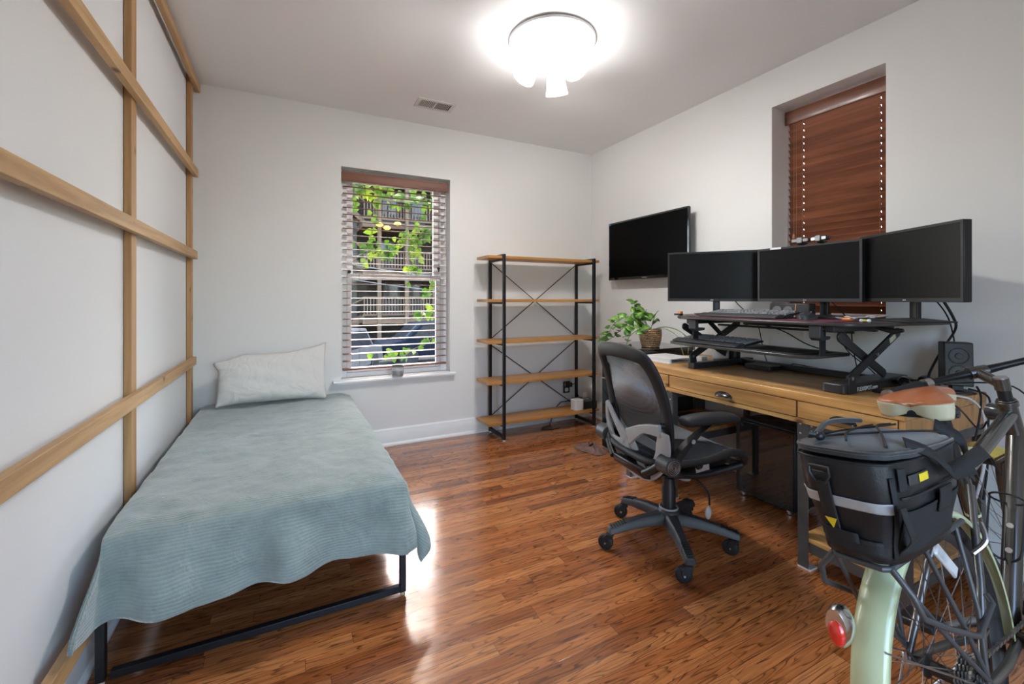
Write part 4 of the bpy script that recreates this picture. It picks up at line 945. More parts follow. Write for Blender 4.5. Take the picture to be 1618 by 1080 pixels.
# ================================================================== office chair (local: x forward, y left)
ch = thing('office_chair', 'black mesh back office chair with grey lumbar support on a five star wheeled base', 'office chair', (1.70, 1.61, 0), (0, 0, R(-8)))
def cb(name, mb, mat, parent=ch, **k): return build(name, mb, mat, parent, world=False, **k)
def smooth_path(P_, k=6, closed=False):
    P_ = [V(p) for p in P_]; n = len(P_); sm = []
    for i in range(n if closed else n-1):
        a = P_[(i-1) % n] if (closed or i > 0) else P_[0]; b = P_[i]; c = P_[(i+1) % n]; d = P_[(i+2) % n] if (closed or i+2 < n) else P_[-1]
        for q in range(k):
            t_ = q/k; sm.append(.5*((2*b)+(c-a)*t_+(2*a-5*b+4*c-d)*t_*t_+(3*b-3*c+d-a)*t_**3))
    if not closed: sm.append(P_[-1])
    return sm
for wa in (92, 163, 240, 312.5, 22):
    a = R(wa+8); T = M4.Rotation(a, 4, 'Z')
    pr = [(.0,.175,.085,.050),(.06,.167,.075,.052),(.14,.156,.058,.046),(.22,.140,.050,.040),(.29,.122,.050,.034),(.318,.113,.046,.030)]
    lo = []
    for (x, z, wd_, hh) in pr:
        lo.append([T @ V((x, y, z_)) for y, z_ in ((-wd_/2, z-hh), (wd_/2, z-hh), (wd_/2*.9, z-hh*.35), (wd_/2*.55, z), (-wd_/2*.55, z), (-wd_/2*.9, z-hh*.35))])
    lg = cb('base_leg', MB().loft(lo), dark_grey, smooth=50, bevel=.003)
    gr = MB()
    for k in range(6):
        x = .235+k*.013; z = .141-(x-.22)*.28
        gr.box((x, -.017, z-.004), (x+.006, .017, z+.0022), T)
    cb('grip_ridge', gr, black_plastic, lg, smooth=0) if False else build('grip_ridge', gr, black_plastic, lg, world=False, smooth=0)
    # caster
    c0 = T @ V((.305, 0, 0)); tw = R({92:150, 163:138, 240:152, 312.5:128, 22:160}[wa])
    Tc = M4.Translation(c0) @ M4.Rotation(tw, 4, 'Z')
    build('caster_fork', MB().cyl(Tc @ V((0,0,.070)), Tc @ V((0,0,.088)), .010).prism([(-.012,.079),(.020,.079),(.040,.060),(.036,.034),(.020,.034),(.010,.056),(-.012,.066)], -.018, -.0125, 1, Tc).prism([(-.012,.079),(.020,.079),(.040,.060),(.036,.034),(.020,.034),(.010,.056),(-.012,.066)], .0125, .018, 1, Tc).box((-.010,-.0125,.0765),(.024,.0125,.0795),Tc), black_plastic, lg, world=False, bevel=.002)
    wl = build('caster_wheel', MB().lathe([(.012,-.0115),(.031,-.0115),(.0358,-.008),(.037,0),(.0358,.008),(.031,.0115),(.012,.0115)], 28, Tc @ M4.Translation((.026,0,.0371)) @ M4.Rotation(R(90),4,'X')), black_rubber, lg, world=False, smooth=50)
    build('wheel_hub', MB().cyl(Tc @ V((.026,-.0215,.0371)), Tc @ V((.026,.0215,.0371)), .0045, n=10), silver, lg, world=False)
cb('base_hub', MB().lathe([(.05,.118),(.055,.13),(.055,.165),(.045,.182),(.032,.190)], 30), dark_grey, smooth=40)
cb('hub_trim', MB().torus((0,0,.186), .042, .005, n=32), grey_plastic)
cb('gas_lift', MB().lathe([(.033,.18),(.033,.285),(.029,.295),(.029,.335),(.024,.34),(.024,.40)], 28), black_plastic, smooth=40)
cb('mechanism', MB().rbox((-.16,-.075,.375),(.12,.075,.425), .02, 4, 2).rbox((-.05,-.11,.385),(.05,.11,.415), .01, 3, 2), black_plastic, bevel=.006)
cb('tension_knob', MB().lathe([(.028,0),(.032,.01),(.032,.045),(.026,.052),(.0001,.053)], 20, c=(.08,-.02,.322)), grey_plastic, smooth=50)
lv = cb('lift_lever', MB().tube(smooth_path([(.02,-.08,.39),(.04,-.16,.372),(.06,-.20,.33),(.04,-.23,.29)]), .0045, 8), black_plastic)
build('lever_paddle', MB().ball((.025,-.238,.262), .022, 12, sc=(.75,.45,1.35)), grey_plastic, lv, world=False)
# seat: curved frame with a net stretched over it
def seat_z(x, y): 
    return .497 + .018*(abs(y)/.25)**2.5 + .020*sstep(-.02, .14, x) - .085*max(0, (x-.15)/.14)**2 - .012*math.exp(-((x+.02)**2/.03+y*y/.03))
def seat_out(a, k=1.0):
    n = 4.5; c, s = cos(a), sin(a)
    return (.035+ .262*k*math.copysign(abs(c)**(2/n), c), .252*k*math.copysign(abs(s)**(2/n), s)*(1-.06*(c < 0)*abs(c)))
seat_net = plain('seat_net', (.14,.143,.15), .65, var=.25, nscale=160, bump=.8, bscale=420)
mbs = MB(); loops = []
for k in (1.0, .8, .55, .3, .08):
    loops.append([V((seat_out(2*pi*i/72, k*.965)[0], seat_out(2*pi*i/72, k*.965)[1], seat_z(*seat_out(2*pi*i/72, k*.965))+.004)) for i in range(72)])
st_ = cb('seat', MB().loft(loops), seat_net, smooth=180, solid=.004)
cb('seat_frame', MB().tube([V((*seat_out(2*pi*i/72), seat_z(*seat_out(2*pi*i/72))-.012)) for i in range(72)], .0165, 10, closed=True), black_rubber, smooth=180)
for s_ in (-1, 1):
    # side wing with an oval opening beneath the seat
    cb('seat_wing', MB().tube(smooth_path([(-.15,s_*.235,.452),(-.08,s_*.20,.43),(.04,s_*.19,.412),(.14,s_*.20,.425),(.23,s_*.225,.448)]), [.016]*25, 10), black_plastic)
    for pq in ([(-.03,s_*.247,.486),(-.03,s_*.12,.40)], [(.13,s_*.247,.496),(.10,s_*.09,.405)]): cb('wing_strut', MB().tube(pq, .016, 10), black_plastic)
cb('care_label', MB().box((.005,-.238,.450),(.08,-.2365,.478), M4.Rotation(R(-6),4,'Y')), plain('label_pink_grey', (.36,.30,.30), .6, var=.2, nscale=120), smooth=0)
cb('seat_pan', MB().box((-.17,-.20,.428),(.20,.20,.434)), black_plastic, bevel=.002)
# backrest: rubbery loop and net
BKP = [(-.150,0,.462),(-.153,.13,.465),(-.160,.195,.49),(-.168,.222,.56),(-.180,.232,.68),(-.205,.228,.79),(-.238,.218,.885),(-.270,.198,.950),(-.288,.150,.982),(-.300,0,.994)]
def bx_at(z):      # depth of the back surface
    for i in range(len(BKP)-1):
        if BKP[i][2] <= z <= BKP[i+1][2]: t_ = (z-BKP[i][2])/(BKP[i+1][2]-BKP[i][2]+1e-9); return BKP[i][0]*(1-t_)+BKP[i+1][0]*t_
    return BKP[-1][0] if z > .9 else BKP[0][0]
lp = BKP+[(x,-y,z) for x,y,z in BKP[-2:0:-1]]
lps = smooth_path(lp, 6, True)
fr_ = MB(); n = len(lps); vs = []; 
cen = V((-.2,0,.74))
ringv = []
for i, p in enumerate(lps):
    t_ = (lps[(i+1)%n]-lps[i-1]).normalized(); o_ = V((0, p.y, (p.z-.74)*.8)).normalized(); o_ = (o_-t_*o_.dot(t_)).normalized(); b_ = t_.cross(o_)
    a_, c_ = (.034, .014)
    ringv.append([p+o_*(a_*math.copysign(abs(cos(2*pi*k/12))**.8, cos(2*pi*k/12))-.012)+b_*c_*sin(2*pi*k/12) for k in range(12)])
vs = [q for r_ in ringv for q in r_]; fs = []
for i in range(n):
    j = (i+1) % n
    for k in range(12): l = (k+1) % 12; fs.append((i*12+k, i*12+l, j*12+l, j*12+k))
cb('backrest_frame', fr_.add(vs, fs), black_rubber, smooth=180)
nb = MB(); L2 = []
for k in (1.0, .85, .65, .4, .15, .02):
    L2.append([V((bx_at(.74+(p.z-.74)*k)*1.0+.010+.012*(1-k), p.y*.9*k, .74+(p.z-.74)*.93*k)) for p in lps])
net = mesh_fabric('back_net', (.42,.44,.47), 40, .62)
cb('backrest_net', nb.loft(L2), net, smooth=180)
# lumbar band seen through the net
def lumb(u, v): z = .575+.10*v; y = (u-.5)*.34; return V((bx_at(z)-.022+.05*(y/.2)**2, y, z))
if False: cb('lumbar_pad', MB().grid(lumb, 14, 6), black_plastic, smooth=180, solid=.008)
# grey star shaped support behind the back
def sx(y, z): return bx_at(z)-.050+.22*y*y+.03*(.7-z)*(z < .5)
def sp(y, z): z -= .030; return V((sx(y, z), y*1.03, z))
def band(pts, w0, th=.010):
    pts = smooth_path([sp(*p) for p in pts], 6); n = len(pts); mb = MB(); lo = []
    ws = w0 if isinstance(w0, (list, tuple)) else [w0, w0]
    for i, p in enumerate(pts):
        t_ = (pts[min(i+1,n-1)]-pts[max(i-1,0)]).normalized(); nx = V((1,0,0)); nx = (nx-t_*nx.dot(t_)).normalized(); s_ = t_.cross(nx)
        f_ = i/(n-1)*(len(ws)-1); k0 = min(int(f_), len(ws)-2); w_ = ws[k0]*(1-(f_-k0))+ws[k0+1]*(f_-k0)
        lo.append([p+s_*w_/2-nx*th*.2, p+s_*w_*.42-nx*th, p-s_*w_*.42-nx*th, p-s_*w_/2-nx*th*.2, p-s_*w_*.45+nx*th*.3, p+s_*w_*.45+nx*th*.3])
    return mb.loft(lo)
ls = cb('lumbar_support', band([(.200,.715),(.205,.62),(.175,.52),(.10,.445),(0,.425),(-.10,.445),(-.18,.52),(-.222,.60),(-.230,.675)], [.022,.034,.042,.048,.058,.064,.084,.100,.075]), grey_plastic, smooth=60, bevel=.002)
for pts, w_ in (([(.198,.72),(.125,.64),(.04,.565)], [.020,.034,.075]), ([(-.215,.675),(-.10,.655),(.02,.585)], [.060,.042,.085]), ([(.185,.53),(.10,.535),(.02,.565)], [.045,.040,.085]), ([(-.075,.45),(-.03,.50),(.02,.575)], [.045,.045,.08])):
    build('star_arm', band(pts, w_, .011), grey_plastic, ls, world=False, smooth=60, bevel=.002)
for s_ in (-1, 1):
    build('support_knob', MB().cyl((bx_at(.66)-.035, s_*.205, .665), (bx_at(.66)+.002, s_*.212, .665), .013), black_plastic, ls, world=False)
cb('back_bracket', MB().loft([[V((x, y, z)) for x, y, z in ((xx,-ww,zz-hh),(xx,ww,zz-hh),(xx,ww,zz+hh),(xx,-ww,zz+hh))] for xx, ww, zz, hh in ((-.255,.10,.445,.012),(-.235,.13,.425,.022),(-.17,.12,.405,.022),(-.10,.08,.395,.02))]), black_plastic, bevel=.008)
# armrests
for s_ in (-1, 1):
    y = s_*.268
    def ring(c, r1, r2, d): return c
    ar = cb('armrest', MB().loft([[V((xc+ax_*dx, y+s_*yo_*1.0, zc+az_*dx)) for ax_, az_, yo_ in ((-.9,-.45,-.016),(-.9,-.45,.016),(.9,.45,.016),(.9,.45,-.016))] for xc, zc, dx in ((-.200,.505,.040),(-.155,.56,.046),(-.10,.61,.050),(-.045,.648,.062),(0,.668,.082))]), black_plastic, smooth=40, bevel=.006)
    build('pivot', MB().cyl((-.208, y-s_*.05, .510), (-.208, y+s_*.026, .510), .040, n=32), dark_grey, ar, world=False, bevel=.003)
    pv = MB()
    for r_ in (.008,.015,.022,.030): pv.torus((-.208, y+s_*.0265, .510), r_, .0013, (0,1,0), 32, 6)
    build('pivot_cap', pv, silver, ar, world=False)
    build('screw_cap', MB().cyl((-.098, y+s_*.012, .608), (-.098, y+s_*.0185, .608), .010, n=20), grey_plastic, ar, world=False)
    build('back_link', MB().tube(smooth_path([(-.208, y-s_*.04, .510), (-.225, y-s_*.09, .465), (-.235, y-s_*.14, .430)]), .019, 12), black_plastic, ar, world=False, smooth=60)
    pl = []
    for xx, hw, zz, th in ((-.138,.022,.690,.014),(-.122,.038,.692,.023),(-.06,.046,.694,.026),(.02,.048,.696,.023),(.09,.048,.694,.021),(.140,.042,.688,.019),(.160,.026,.684,.012)):
        pl.append([V((xx, y-s_*.004+hw*cos(a_)*1.0, zz+th*math.copysign(abs(sin(a_))**.7, sin(a_)))) for a_ in [2*pi*q/16 for q in range(16)]])
    build('arm_pad', MB().loft(pl), black_rubber, ar, world=False, smooth=60, bevel=0)

# ================================================================== bicycle (local: x forward, y left, z up; leaning on its stand)
BROT = (R(-7.5), 0, R(2.2)); BLOC = (1.385, .418, 0)
bk = thing('bicycle', 'dark grey city bicycle with pale green fenders and a tan saddle leaning beside the desk', 'bicycle', BLOC, BROT)
def bb_(name, mb, mat, parent=None, **k): return build(name, mb, mat, parent or bk, world=False, **k)
frame_m = plain('bike_frame_graphite', (.13,.125,.115), .26, metal=.8, var=.25, nscale=6, coat=.5)
fork_m = plain('bike_tube_bare', (.20,.19,.18), .3, metal=.85, var=.2, nscale=6)
fen_m = plain('fender_pale_green', (.56,.62,.37), .30, var=.04, nscale=5, coat=.5)
fen_y = plain('fender_yellow', (.62,.56,.16), .30, var=.06, nscale=5, coat=.5)
tan = plain('saddle_leather', (.42,.13,.045), .33, var=.14, nscale=9, coat=.2, bump=.15, bscale=160)
creamv = plain('saddle_cream', (.60,.54,.36), .45, var=.05)
red = nodes('reflector_red'); red[2].inputs['Base Color'].default_value = (.75,.03,.015,1); red[2].inputs['Roughness'].default_value = .12; red[2].inputs['Coat Weight'].default_value = .8; red = red[0]
clearr = plain('reflector_clear', (.75,.75,.75), .15, var=.06, nscale=90, coat=.6)
nylon = plain('nylon_black', (.020,.021,.023), .62, var=.2, nscale=12, bump=.35, bscale=500, sheen=.3)
nylon2 = plain('nylon_panel', (.011,.0115,.013), .42, var=.12, nscale=8, bump=.2, bscale=300)
webbing = plain('webbing_black', (.014,.014,.015), .7, var=.2, bump=.5, bscale=700)

HUB = V((0,0,.345)); BB = V((.43,0,.28)); SC = V((.286,0,.752)); HT = V((.765,0,.880)); HB = V((.795,0,.760))
def wheel(parent, c, M=None, right_teeth=False):
    """whole wheel as a part; M maps the upright wheel frame to the parent's"""
    M = M or M4.Translation(c)
    tire = build('tire', MB().torus((0,0,0), .328, .0185, (0,1,0), 72, 10).torus((0,0,0), .345, .0075, (0,1,0), 72, 6), black_rubber, parent, world=False, smooth=60)
    tire.matrix_basis = M
    rim = MB(); n = 72
    lo = [(.318,.010),(.300,.007),(.292,.0),(.300,-.007),(.318,-.010)]
    vs = [V((r_*cos(2*pi*i/n), y_, r_*sin(2*pi*i/n))) for i in range(n) for r_, y_ in lo]
    fs = [(i*5+k, i*5+k+1, ((i+1)%n)*5+k+1, ((i+1)%n)*5+k) for i in range(n) for k in range(4)]
    build('rim', rim.add(vs, fs), dark_grey, tire, world=False, smooth=60)
    build('hub', MB().lathe([(.006,-.062),(.010,-.055),(.012,-.038),(.027,-.034),(.027,-.030),(.016,-.024),(.015,.024),(.027,.030),(.027,.034),(.012,.038),(.010,.055),(.006,.062)], 24, M4.Rotation(R(90),4,'X')), dark_grey, tire, world=False, smooth=40)
    sp0 = None; ns = 28
    for i in range(ns):
        a = 2*pi*i/ns; sd = 1 if i % 2 else -1; a2 = a + (.9 if (i//2) % 2 else -.9)
        p = V((.296*cos(a), sd*.002, .296*sin(a))); q = V((.024*cos(a2), sd*.032, .024*sin(a2)))
        build('spoke', MB().cyl(p, q, .00115, n=5), fork_m if i % 3 else silver, tire, world=False, smooth=60)
    return tire
rw = wheel(bk, HUB)
# sprockets, derailleur
sp_m = plain('sprocket_steel', (.35,.34,.32), .35, metal=.9, var=.2)
def cog(r_, y, n, th=.002, mat=sp_m, hole=.5):
    pts = []
    for i in range(n*4):
        a = 2*pi*i/(n*4); rr_ = r_+(.0035 if i % 4 in (1, 2) else -.0015); pts.append((rr_*cos(a), rr_*sin(a)))
    return MB().prism(pts, y-th/2, y+th/2, 1)
for k in range(7):
    mb = cog(.030+.0052*k, -.060+.0042*k, 12+2*k); mb.v = [p+HUB for p in mb.v]
    bb_('sprocket', mb, sp_m, rw if False else None, smooth=0)
mb = cog(.078, -.055, 40); mb.v = [p+BB for p in mb.v]
cr = bb_('chainring', mb, black_steel, smooth=0)
build('chain_guard', MB().torus(BB+V((0,-.060,0)), .084, .004, (0,1,0), 48, 6), black_plastic, cr, world=False)
bb_('crank_arm', MB().loft([[BB+V((d*x_+dz_*sx_, y_, -d*.9+dz_*0)) if False else p for p in ()] for _ in ()]) if False else MB().tube([BB+V((0,-.07,0)), BB+V((.09,-.078,-.02)), BB+V((.17,-.082,-.035))], [.017,.013,.014], 12), silver)
bb_('crank_arm', MB().tube([BB+V((0,.07,0)), BB+V((-.09,.078,.02)), BB+V((-.17,.082,.035))], [.017,.013,.014], 12), silver)
for s_, px in ((-1,.17),(1,-.17)):
    c = BB+V((px, s_*.135, -.035*math.copysign(1,px)))
    bb_('pedal', MB().cbox(c, (.09,.085,.022)).cyl(c-V((0,s_*.05,0)), c, .006), black_plastic, bevel=.006)
# chain: beads along both runs
def chain():
    A = HUB+V((0,-.052,0)); B = BB+V((0,-.055,0)); pts = []
    ra, rb = .040, .081
    up = [(A+V((0,0,ra))), (B+V((0,0,rb)))]; dn = [(A+V((.05,0,-ra-.06))), (B+V((0,0,-rb)))]
    mb = MB()
    def run(p, q):
        L = (q-p).length; n = int(L/.0127)
        d = (q-p).normalized(); up_ = V((0,1,0)).cross(d)
        for i in range(n+1):
            c = p+d*(i*.0127)
            mb.cbox(c, (.0095,.0075 if i % 2 else .0055,.0072), M4(((d.x,0,up_.x,0),(d.y,1,up_.y,0),(d.z,0,up_.z,0),(0,0,0,1))))
    run(*up); run(*dn)
    for i in range(13):
        a = pi/2-pi*i/12; mb.cbox(B+V((rb*cos(a),0,rb*sin(a))), (.009,.006,.007), M4.Rotation(-(a-pi/2),4,'Y') if True else None)
        a = pi/2+pi*i/12*.9; mb.cbox(A+V((ra*cos(a),0,ra*sin(a))), (.009,.006,.007), M4.Rotation(-(a-pi/2),4,'Y'))
    return mb
bb_('chain', chain(), sp_m, smooth=0)
dl = bb_('derailleur', MB().prism([(-.02,-.02),(.02,-.025),(.06,-.11),(.045,-.12),(.0,-.07)], -.075, -.069, 1, M4.Translation(HUB)).prism([(-.01,-.01),(.03,-.03),(.02,-.06),(-.02,-.04)], -.088, -.078, 1, M4.Translation(HUB)), silver, bevel=.002)
build('pulley', MB().cyl(HUB+V((.05,-.066,-.105)), HUB+V((.05,-.058,-.105)), .018, n=12).cyl(HUB+V((.012,-.066,-.055)), HUB+V((.012,-.058,-.055)), .018, n=12), black_plastic, dl, world=False)
# frame
def tb_(p, q, r0, r1=None): return MB().cyl(p, q, r0, r1, n=20)
fm = bb_('frame', MB().cyl(BB, SC+V((-.009,0,.03)), .0165, n=20).cyl(SC+V((0,0,-.010)), HT+V((0,0,-.035)), .0185, .0205, n=20).cyl(HB+V((-.005,0,.012)), BB, .0235, .0225, n=20).cyl(HB+V((.004,0,-.015)), HT, .0235, n=20).cyl(BB-V((0,.036,0)), BB+V((0,.036,0)), .022, n=20), frame_m, smooth=60)
build('green_band', MB().cyl(SC+(HT-SC)*.155, SC+(HT-SC)*.235, .0205, n=24), fen_m, fm, world=False)
build('serial_sticker', MB().cbox(SC+(HT-SC)*.075+V((0,-.0185,0)), (.035,.002,.018), M4.Rotation(-R(14),4,'Y')), white_ink, fm, world=False)
build('green_ring', MB().cyl(BB+(SC-BB)*.74, BB+(SC-BB)*.755, .0172, n=24), fen_m, fm, world=False)
for s_ in (-1, 1):
    bb_('chain_stay', MB().tube([HUB+V((0,s_*.066,0)), V((.20,s_*.052,.315)), V((.40,s_*.022,.283))], [.008,.0105,.011], 12), fork_m)
    bb_('seat_stay', MB().tube([HUB+V((.0,s_*.066,.012)), V((.13,s_*.050,.53)), SC+V((-.012,s_*.020,-.03))], [.008,.0085,.0085], 12), fork_m)
    bb_('dropout', MB().cbox(HUB+V((0,s_*.0665,0)), (.035,.004,.04)).cyl(HUB+V((0,s_*.062,0)), HUB+V((0,s_*.080,0)), .0075, n=8), silver)
bb_('quick_release', MB().tube([HUB+V((0,-.082,0)), HUB+V((-.02,-.088,.015)), HUB+V((-.055,-.088,.028))], [.007,.005,.006], 8), silver)
bb_('seat_post', MB().cyl(SC+V((-.005,0,.0)), V((.235,0,.915)), .0140, n=20), black_plastic)
bb_('seat_clamp', MB().cyl(SC+V((-.008,0,.018)), SC+V((-.012,0,.038)), .021, n=24).cyl(SC+V((-.03,-.022,.022)), SC+V((-.03,.022,.022)), .005), black_steel)
# saddle
sd_t = bb_('saddle', MB(), tan) if False else None
def saddle_w(x):   # half width by x, rear = 0
    t_ = x/.275
    w_ = .079*(1-sstep(.10,.66,t_)) + .019*sstep(.10,.66,t_)
    if x < .045: w_ *= max(0, 1-((.045-x)/.045)**2.4)**.42
    if t_ > .93: w_ *= sqrt(max(.02, 1-((t_-.93)/.07)**2))
    return w_
def sad_rim(x, w_): return .958 + .016*sin(pi*min(1, x/.275)) + .006*(1-sstep(0,.1,x))
def sadtop(u, v):
    x = (u**1.5)*.275; w_ = saddle_w(x); a = pi*v; y = w_*cos(a)
    notch = .014*(1-sstep(0,.05,x))*math.exp(-(y/.018)**2)
    return V((.030+x+notch, y, sad_rim(x, w_)+.022*sin(a)**.7*(.35+.65*sstep(0,.10,x)) - .008*math.exp(-(y/.016)**2)*(1-sstep(.05,.14,x))))
sdl = bb_('saddle', MB().grid(sadtop, 44, 20), tan, smooth=180, solid=.004)
def skirt(u, v):      # runs from the nose along one side, round the rear and back
    t_ = abs(2*u-1); s_ = 1 if u < .5 else -1; q = t_**1.5; x = q*.275; w_ = saddle_w(x); y = s_*w_
    notch = .014*(1-sstep(0,.05,x))*math.exp(-(y/.018)**2)
    dp = (.040*(1-.45*sstep(.10,.25,x)))*(1-.40*(1-sstep(0,.05,w_)))
    return V((.030+x+notch+.006*v*(1-sstep(0,.05,x)), y*(1-.06*v*v), sad_rim(x, w_)+.001-dp*v))
build('saddle_skirt', MB().grid(skirt, 90, 6), creamv, sdl, world=False, smooth=180, solid=.003)
for s_ in (-1, 1): build('saddle_rail', MB().tube(smooth_path([(.055,s_*.028,.945),(.10,s_*.022,.922),(.20,s_*.022,.920),(.27,s_*.010,.948)]), .0035, 8), silver, sdl, world=False)
build('rail_clamp', MB().rbox((.205,-.030,.905),(.262,.030,.930), .008, 3, 1).cyl((.235,-.034,.912),(.235,.034,.912),.006), black_plastic, sdl, world=False, bevel=.003)
build('under_mount', MB().rbox((.045,-.04,.930),(.13,.04,.948), .01, 3, 2), black_plastic, sdl, world=False, bevel=.004)
# fenders
def fender(name, c, a0, a1, mat, Rf=.372, hw=.0325, M=None, depth=.022):
    n = 56; lo = []
    prof = [(-hw,-depth),(-hw*.97,-depth*.45),(-hw*.75,-.004),(-hw*.35,.001),(0,.003),(hw*.35,.001),(hw*.75,-.004),(hw*.97,-depth*.45),(hw,-depth)]
    vs = []
    for i in range(n+1):
        a = R(a0+(a1-a0)*i/n)
        for y, dr in prof: vs.append(V((c[0]+(Rf+dr)*cos(a), y, c[2]+(Rf+dr)*sin(a))))
    m_ = len(prof); fs = [(i*m_+k, i*m_+k+1, (i+1)*m_+k+1, (i+1)*m_+k) for i in range(n) for k in range(m_-1)]
    mb = MB().add(vs, fs)
    if M: mb.v = [M @ p for p in mb.v]
    return bb_(name, mb, mat, smooth=180, solid=.0015)
rf = fender('rear_fender', HUB, -6, 215, fen_m)
for a in (150, 205):
    p = HUB+V((.372*cos(R(a)),0,.372*sin(R(a))))
    for s_ in (-1, 1): build('fender_stay', MB().cyl(p+V((0,s_*.030,-.01)), HUB+V((0,s_*.075,.01)), .0022, n=6), silver, rf, world=False)
# tail light bolted to the fender
tl = bb_('tail_light', MB().loft([[V((-.356+o_, .020+r_*cos(a_)*.80, .568+r_*1.45*sin(a_))) for a_ in [2*pi*q/20 for q in range(20)]] for o_, r_ in ((-.002,.024),(-.016,.027),(-.030,.027),(-.038,.024))]), chrome, smooth=60)
build('red_lens', MB().loft([[V((-.3945+o_, .020+r_*cos(a_)*.82, .558+r_*1.30*sin(a_))) for a_ in [2*pi*q/20 for q in range(20)]] for o_, r_ in ((0.004,.019),(-.004,.018),(-.008,.012))]), red, tl, world=False, smooth=60)
# rack
rk_m = plain('rack_grey', (.09,.09,.092), .45, metal=.4, var=.1)
rk = bb_('rear_rack', MB().tube([(.10,-.045,.678),(-.300,-.050,.680),(-.312,-.040,.680),(-.312,.040,.680),(-.300,.050,.680),(.10,.045,.678)], .0065, 10), rk_m, smooth=40)
for s_ in (-1, 1):
    build('pannier_rail', MB().tube([(-.300,s_*.052,.680),(-.302,s_*.082,.640),(-.288,s_*.088,.600),(-.18,s_*.088,.545),(-.062,s_*.088,.492),(-.045,s_*.088,.487),(.06,s_*.086,.518),(.070,s_*.075,.53)], .0062, 10), rk_m, rk, world=False, smooth=60)
    for xx in (-.30, -.14, .04): build('rack_leg', MB().tube([(xx,s_*.050,.678),(.5*(xx)-.02,s_*.078,.52),(0.0+.01*(xx<0),s_*.074,.365)], .0052, 10), rk_m, rk, world=False, smooth=60)
bb_('rear_reflector', MB().cbox((.078,-.008,.578), (.125,.010,.032), M4.Rotation(R(42),4,'Y')), clearr, rw if False else None, bevel=.006)
for s_ in (-1, 1): bb_('rim_brake', MB().tube(smooth_path([(.16,s_*.06,.665),(.14,s_*.070,.63),(.115,s_*.05,.60)]), .006, 8), silver)
# lettering on the tyre wall
for i, chx in enumerate('TD24'):
    a = R(80-i*3.6); p = HUB+V((.3285*cos(a), -.0180, .3285*sin(a)))
    text('tire_lettering', chx, .024, M4.Translation(wm(bk) @ p) @ wm(bk).to_3x3().to_4x4() @ M4.Rotation(-(a-pi/2)*1.0, 4, 'Y') @ M4.Rotation(R(90), 4, 'X') @ M4.Translation((-.008,-.008,0)), white_ink, rw, .0006)
# steering assembly, turned to the left
axp = V((.760,0,.900)); axd = (V((.795,0,.760))-V((.765,0,.880))).normalized()
S = M4.Translation(axp) @ M4.Rotation(R(-42), 4, axd) @ M4.Translation(-axp)
def sp_p(p): return S @ V(p)
FH = V((1.005, 0, .345))
fk = MB()
CR = V((.832,0,.700))
fk.cyl(sp_p((.798,0,.750)), sp_p((.822,0,.705)), .020, n=16)
for s_ in (-1, 1):
    fk.tube([sp_p((.815,s_*.012,.712)), sp_p((.832,s_*.048,.690)), sp_p((.852,s_*.052,.64)), sp_p((.93,s_*.052,.47)), sp_p(FH+V((0,s_*.056,0)))], [.015,.0165,.0155,.012,.009], 14)
bb_('fork', fk, frame_m, smooth=60)
wheel(bk, FH, S @ M4.Translation(FH))
ff = fender('front_fender', FH, 20, 205, fen_y, M=S)
# headset, stem, bars
bb_('headset', MB().cyl(HT+V((.001,0,-.004)), HT+V((-.003,0,.012)), .0275, n=28).cyl(HT+V((-.003,0,.013)), HT+V((-.0045,0,.018)), .024, n=28), frame_m, bevel=.002)
bb_('spacer', MB().cyl(HT+V((-.004,0,.018)), HT+V((-.012,0,.052)), .0175, n=24), black_plastic)
stem = bb_('stem', MB().cyl(HT+V((-.012,0,.050)), HT+V((-.020,0,.088)), .020, n=24).cyl(S @ V((.750,0,.948)), S @ V((.845,0,.985)), .0165, .017, n=20).cyl(S @ V((.850,-.026,.988)), S @ V((.850,.026,.988)), .0215, n=24), frame_m, smooth=50)
build('top_cap', MB().cyl(HT+V((-.020,0,.088)), HT+V((-.021,0,.093)), .018, n=24), silver, stem, world=False)
bolts = MB()
for y in (-.018, .018):
    for z in (.972, 1.004): bolts.cyl(S @ V((.862,y,z)), S @ V((.876,y,z)), .005, n=8)
build('clamp_bolt', bolts, silver, stem, world=False)
def bar(y): return S @ V((.850-.10*(abs(y)/.3)**2, y, .988+.010*abs(y)/.3-.022*y/.3))
hb = bb_('handlebar', MB().tube([bar(y/100) for y in range(-31, 32, 2)], [.0112+.0048*math.exp(-(y/6)**2) for y in range(-31, 32, 2)], 14), black_steel, smooth=60)
for s_ in (-1, 1):
    build('grip', MB().tube([bar(s_*q) for q in (.185,.20,.23,.26,.29,.312)], [.0135,.0165,.0165,.0160,.0165,.0165], 14), black_rubber, hb, world=False, smooth=60)
    build('grip_clamp', MB().tube([bar(s_*.3125), bar(s_*.326)], .0175, 14), silver, hb, world=False)
    build('brake_lever', MB().tube(smooth_path([bar(s_*.165), bar(s_*.17)+V((.03,s_*.0,-.012)), bar(s_*.20)+V((.065,0,-.035)), bar(s_*.27)+V((.060,0,-.042)), bar(s_*.30)+V((.056,0,-.042))]), .0055, 8).tube([bar(s_*.155), bar(s_*.178)], .0185, 12), silver, hb, world=False)
cm = black_rubber
for pts in ([S @ V((.88,.16,.975)), V((.92,.03,.93)), V((.88,-.04,.84)), V((.80,-.035,.78))],
            [S @ V((.87,.17,.965)), V((.80,.14,.86)), V((.72,.07,.80)), V((.66,.028,.835))],
            [S @ V((.88,-.16,.975)), V((.95,-.10,.93)), V((.93,-.04,.84)), V((.82,-.03,.75))]):
    bb_('brake_cable', MB().tube(smooth_path(pts, 8), .0028, 6), cm, smooth=60)
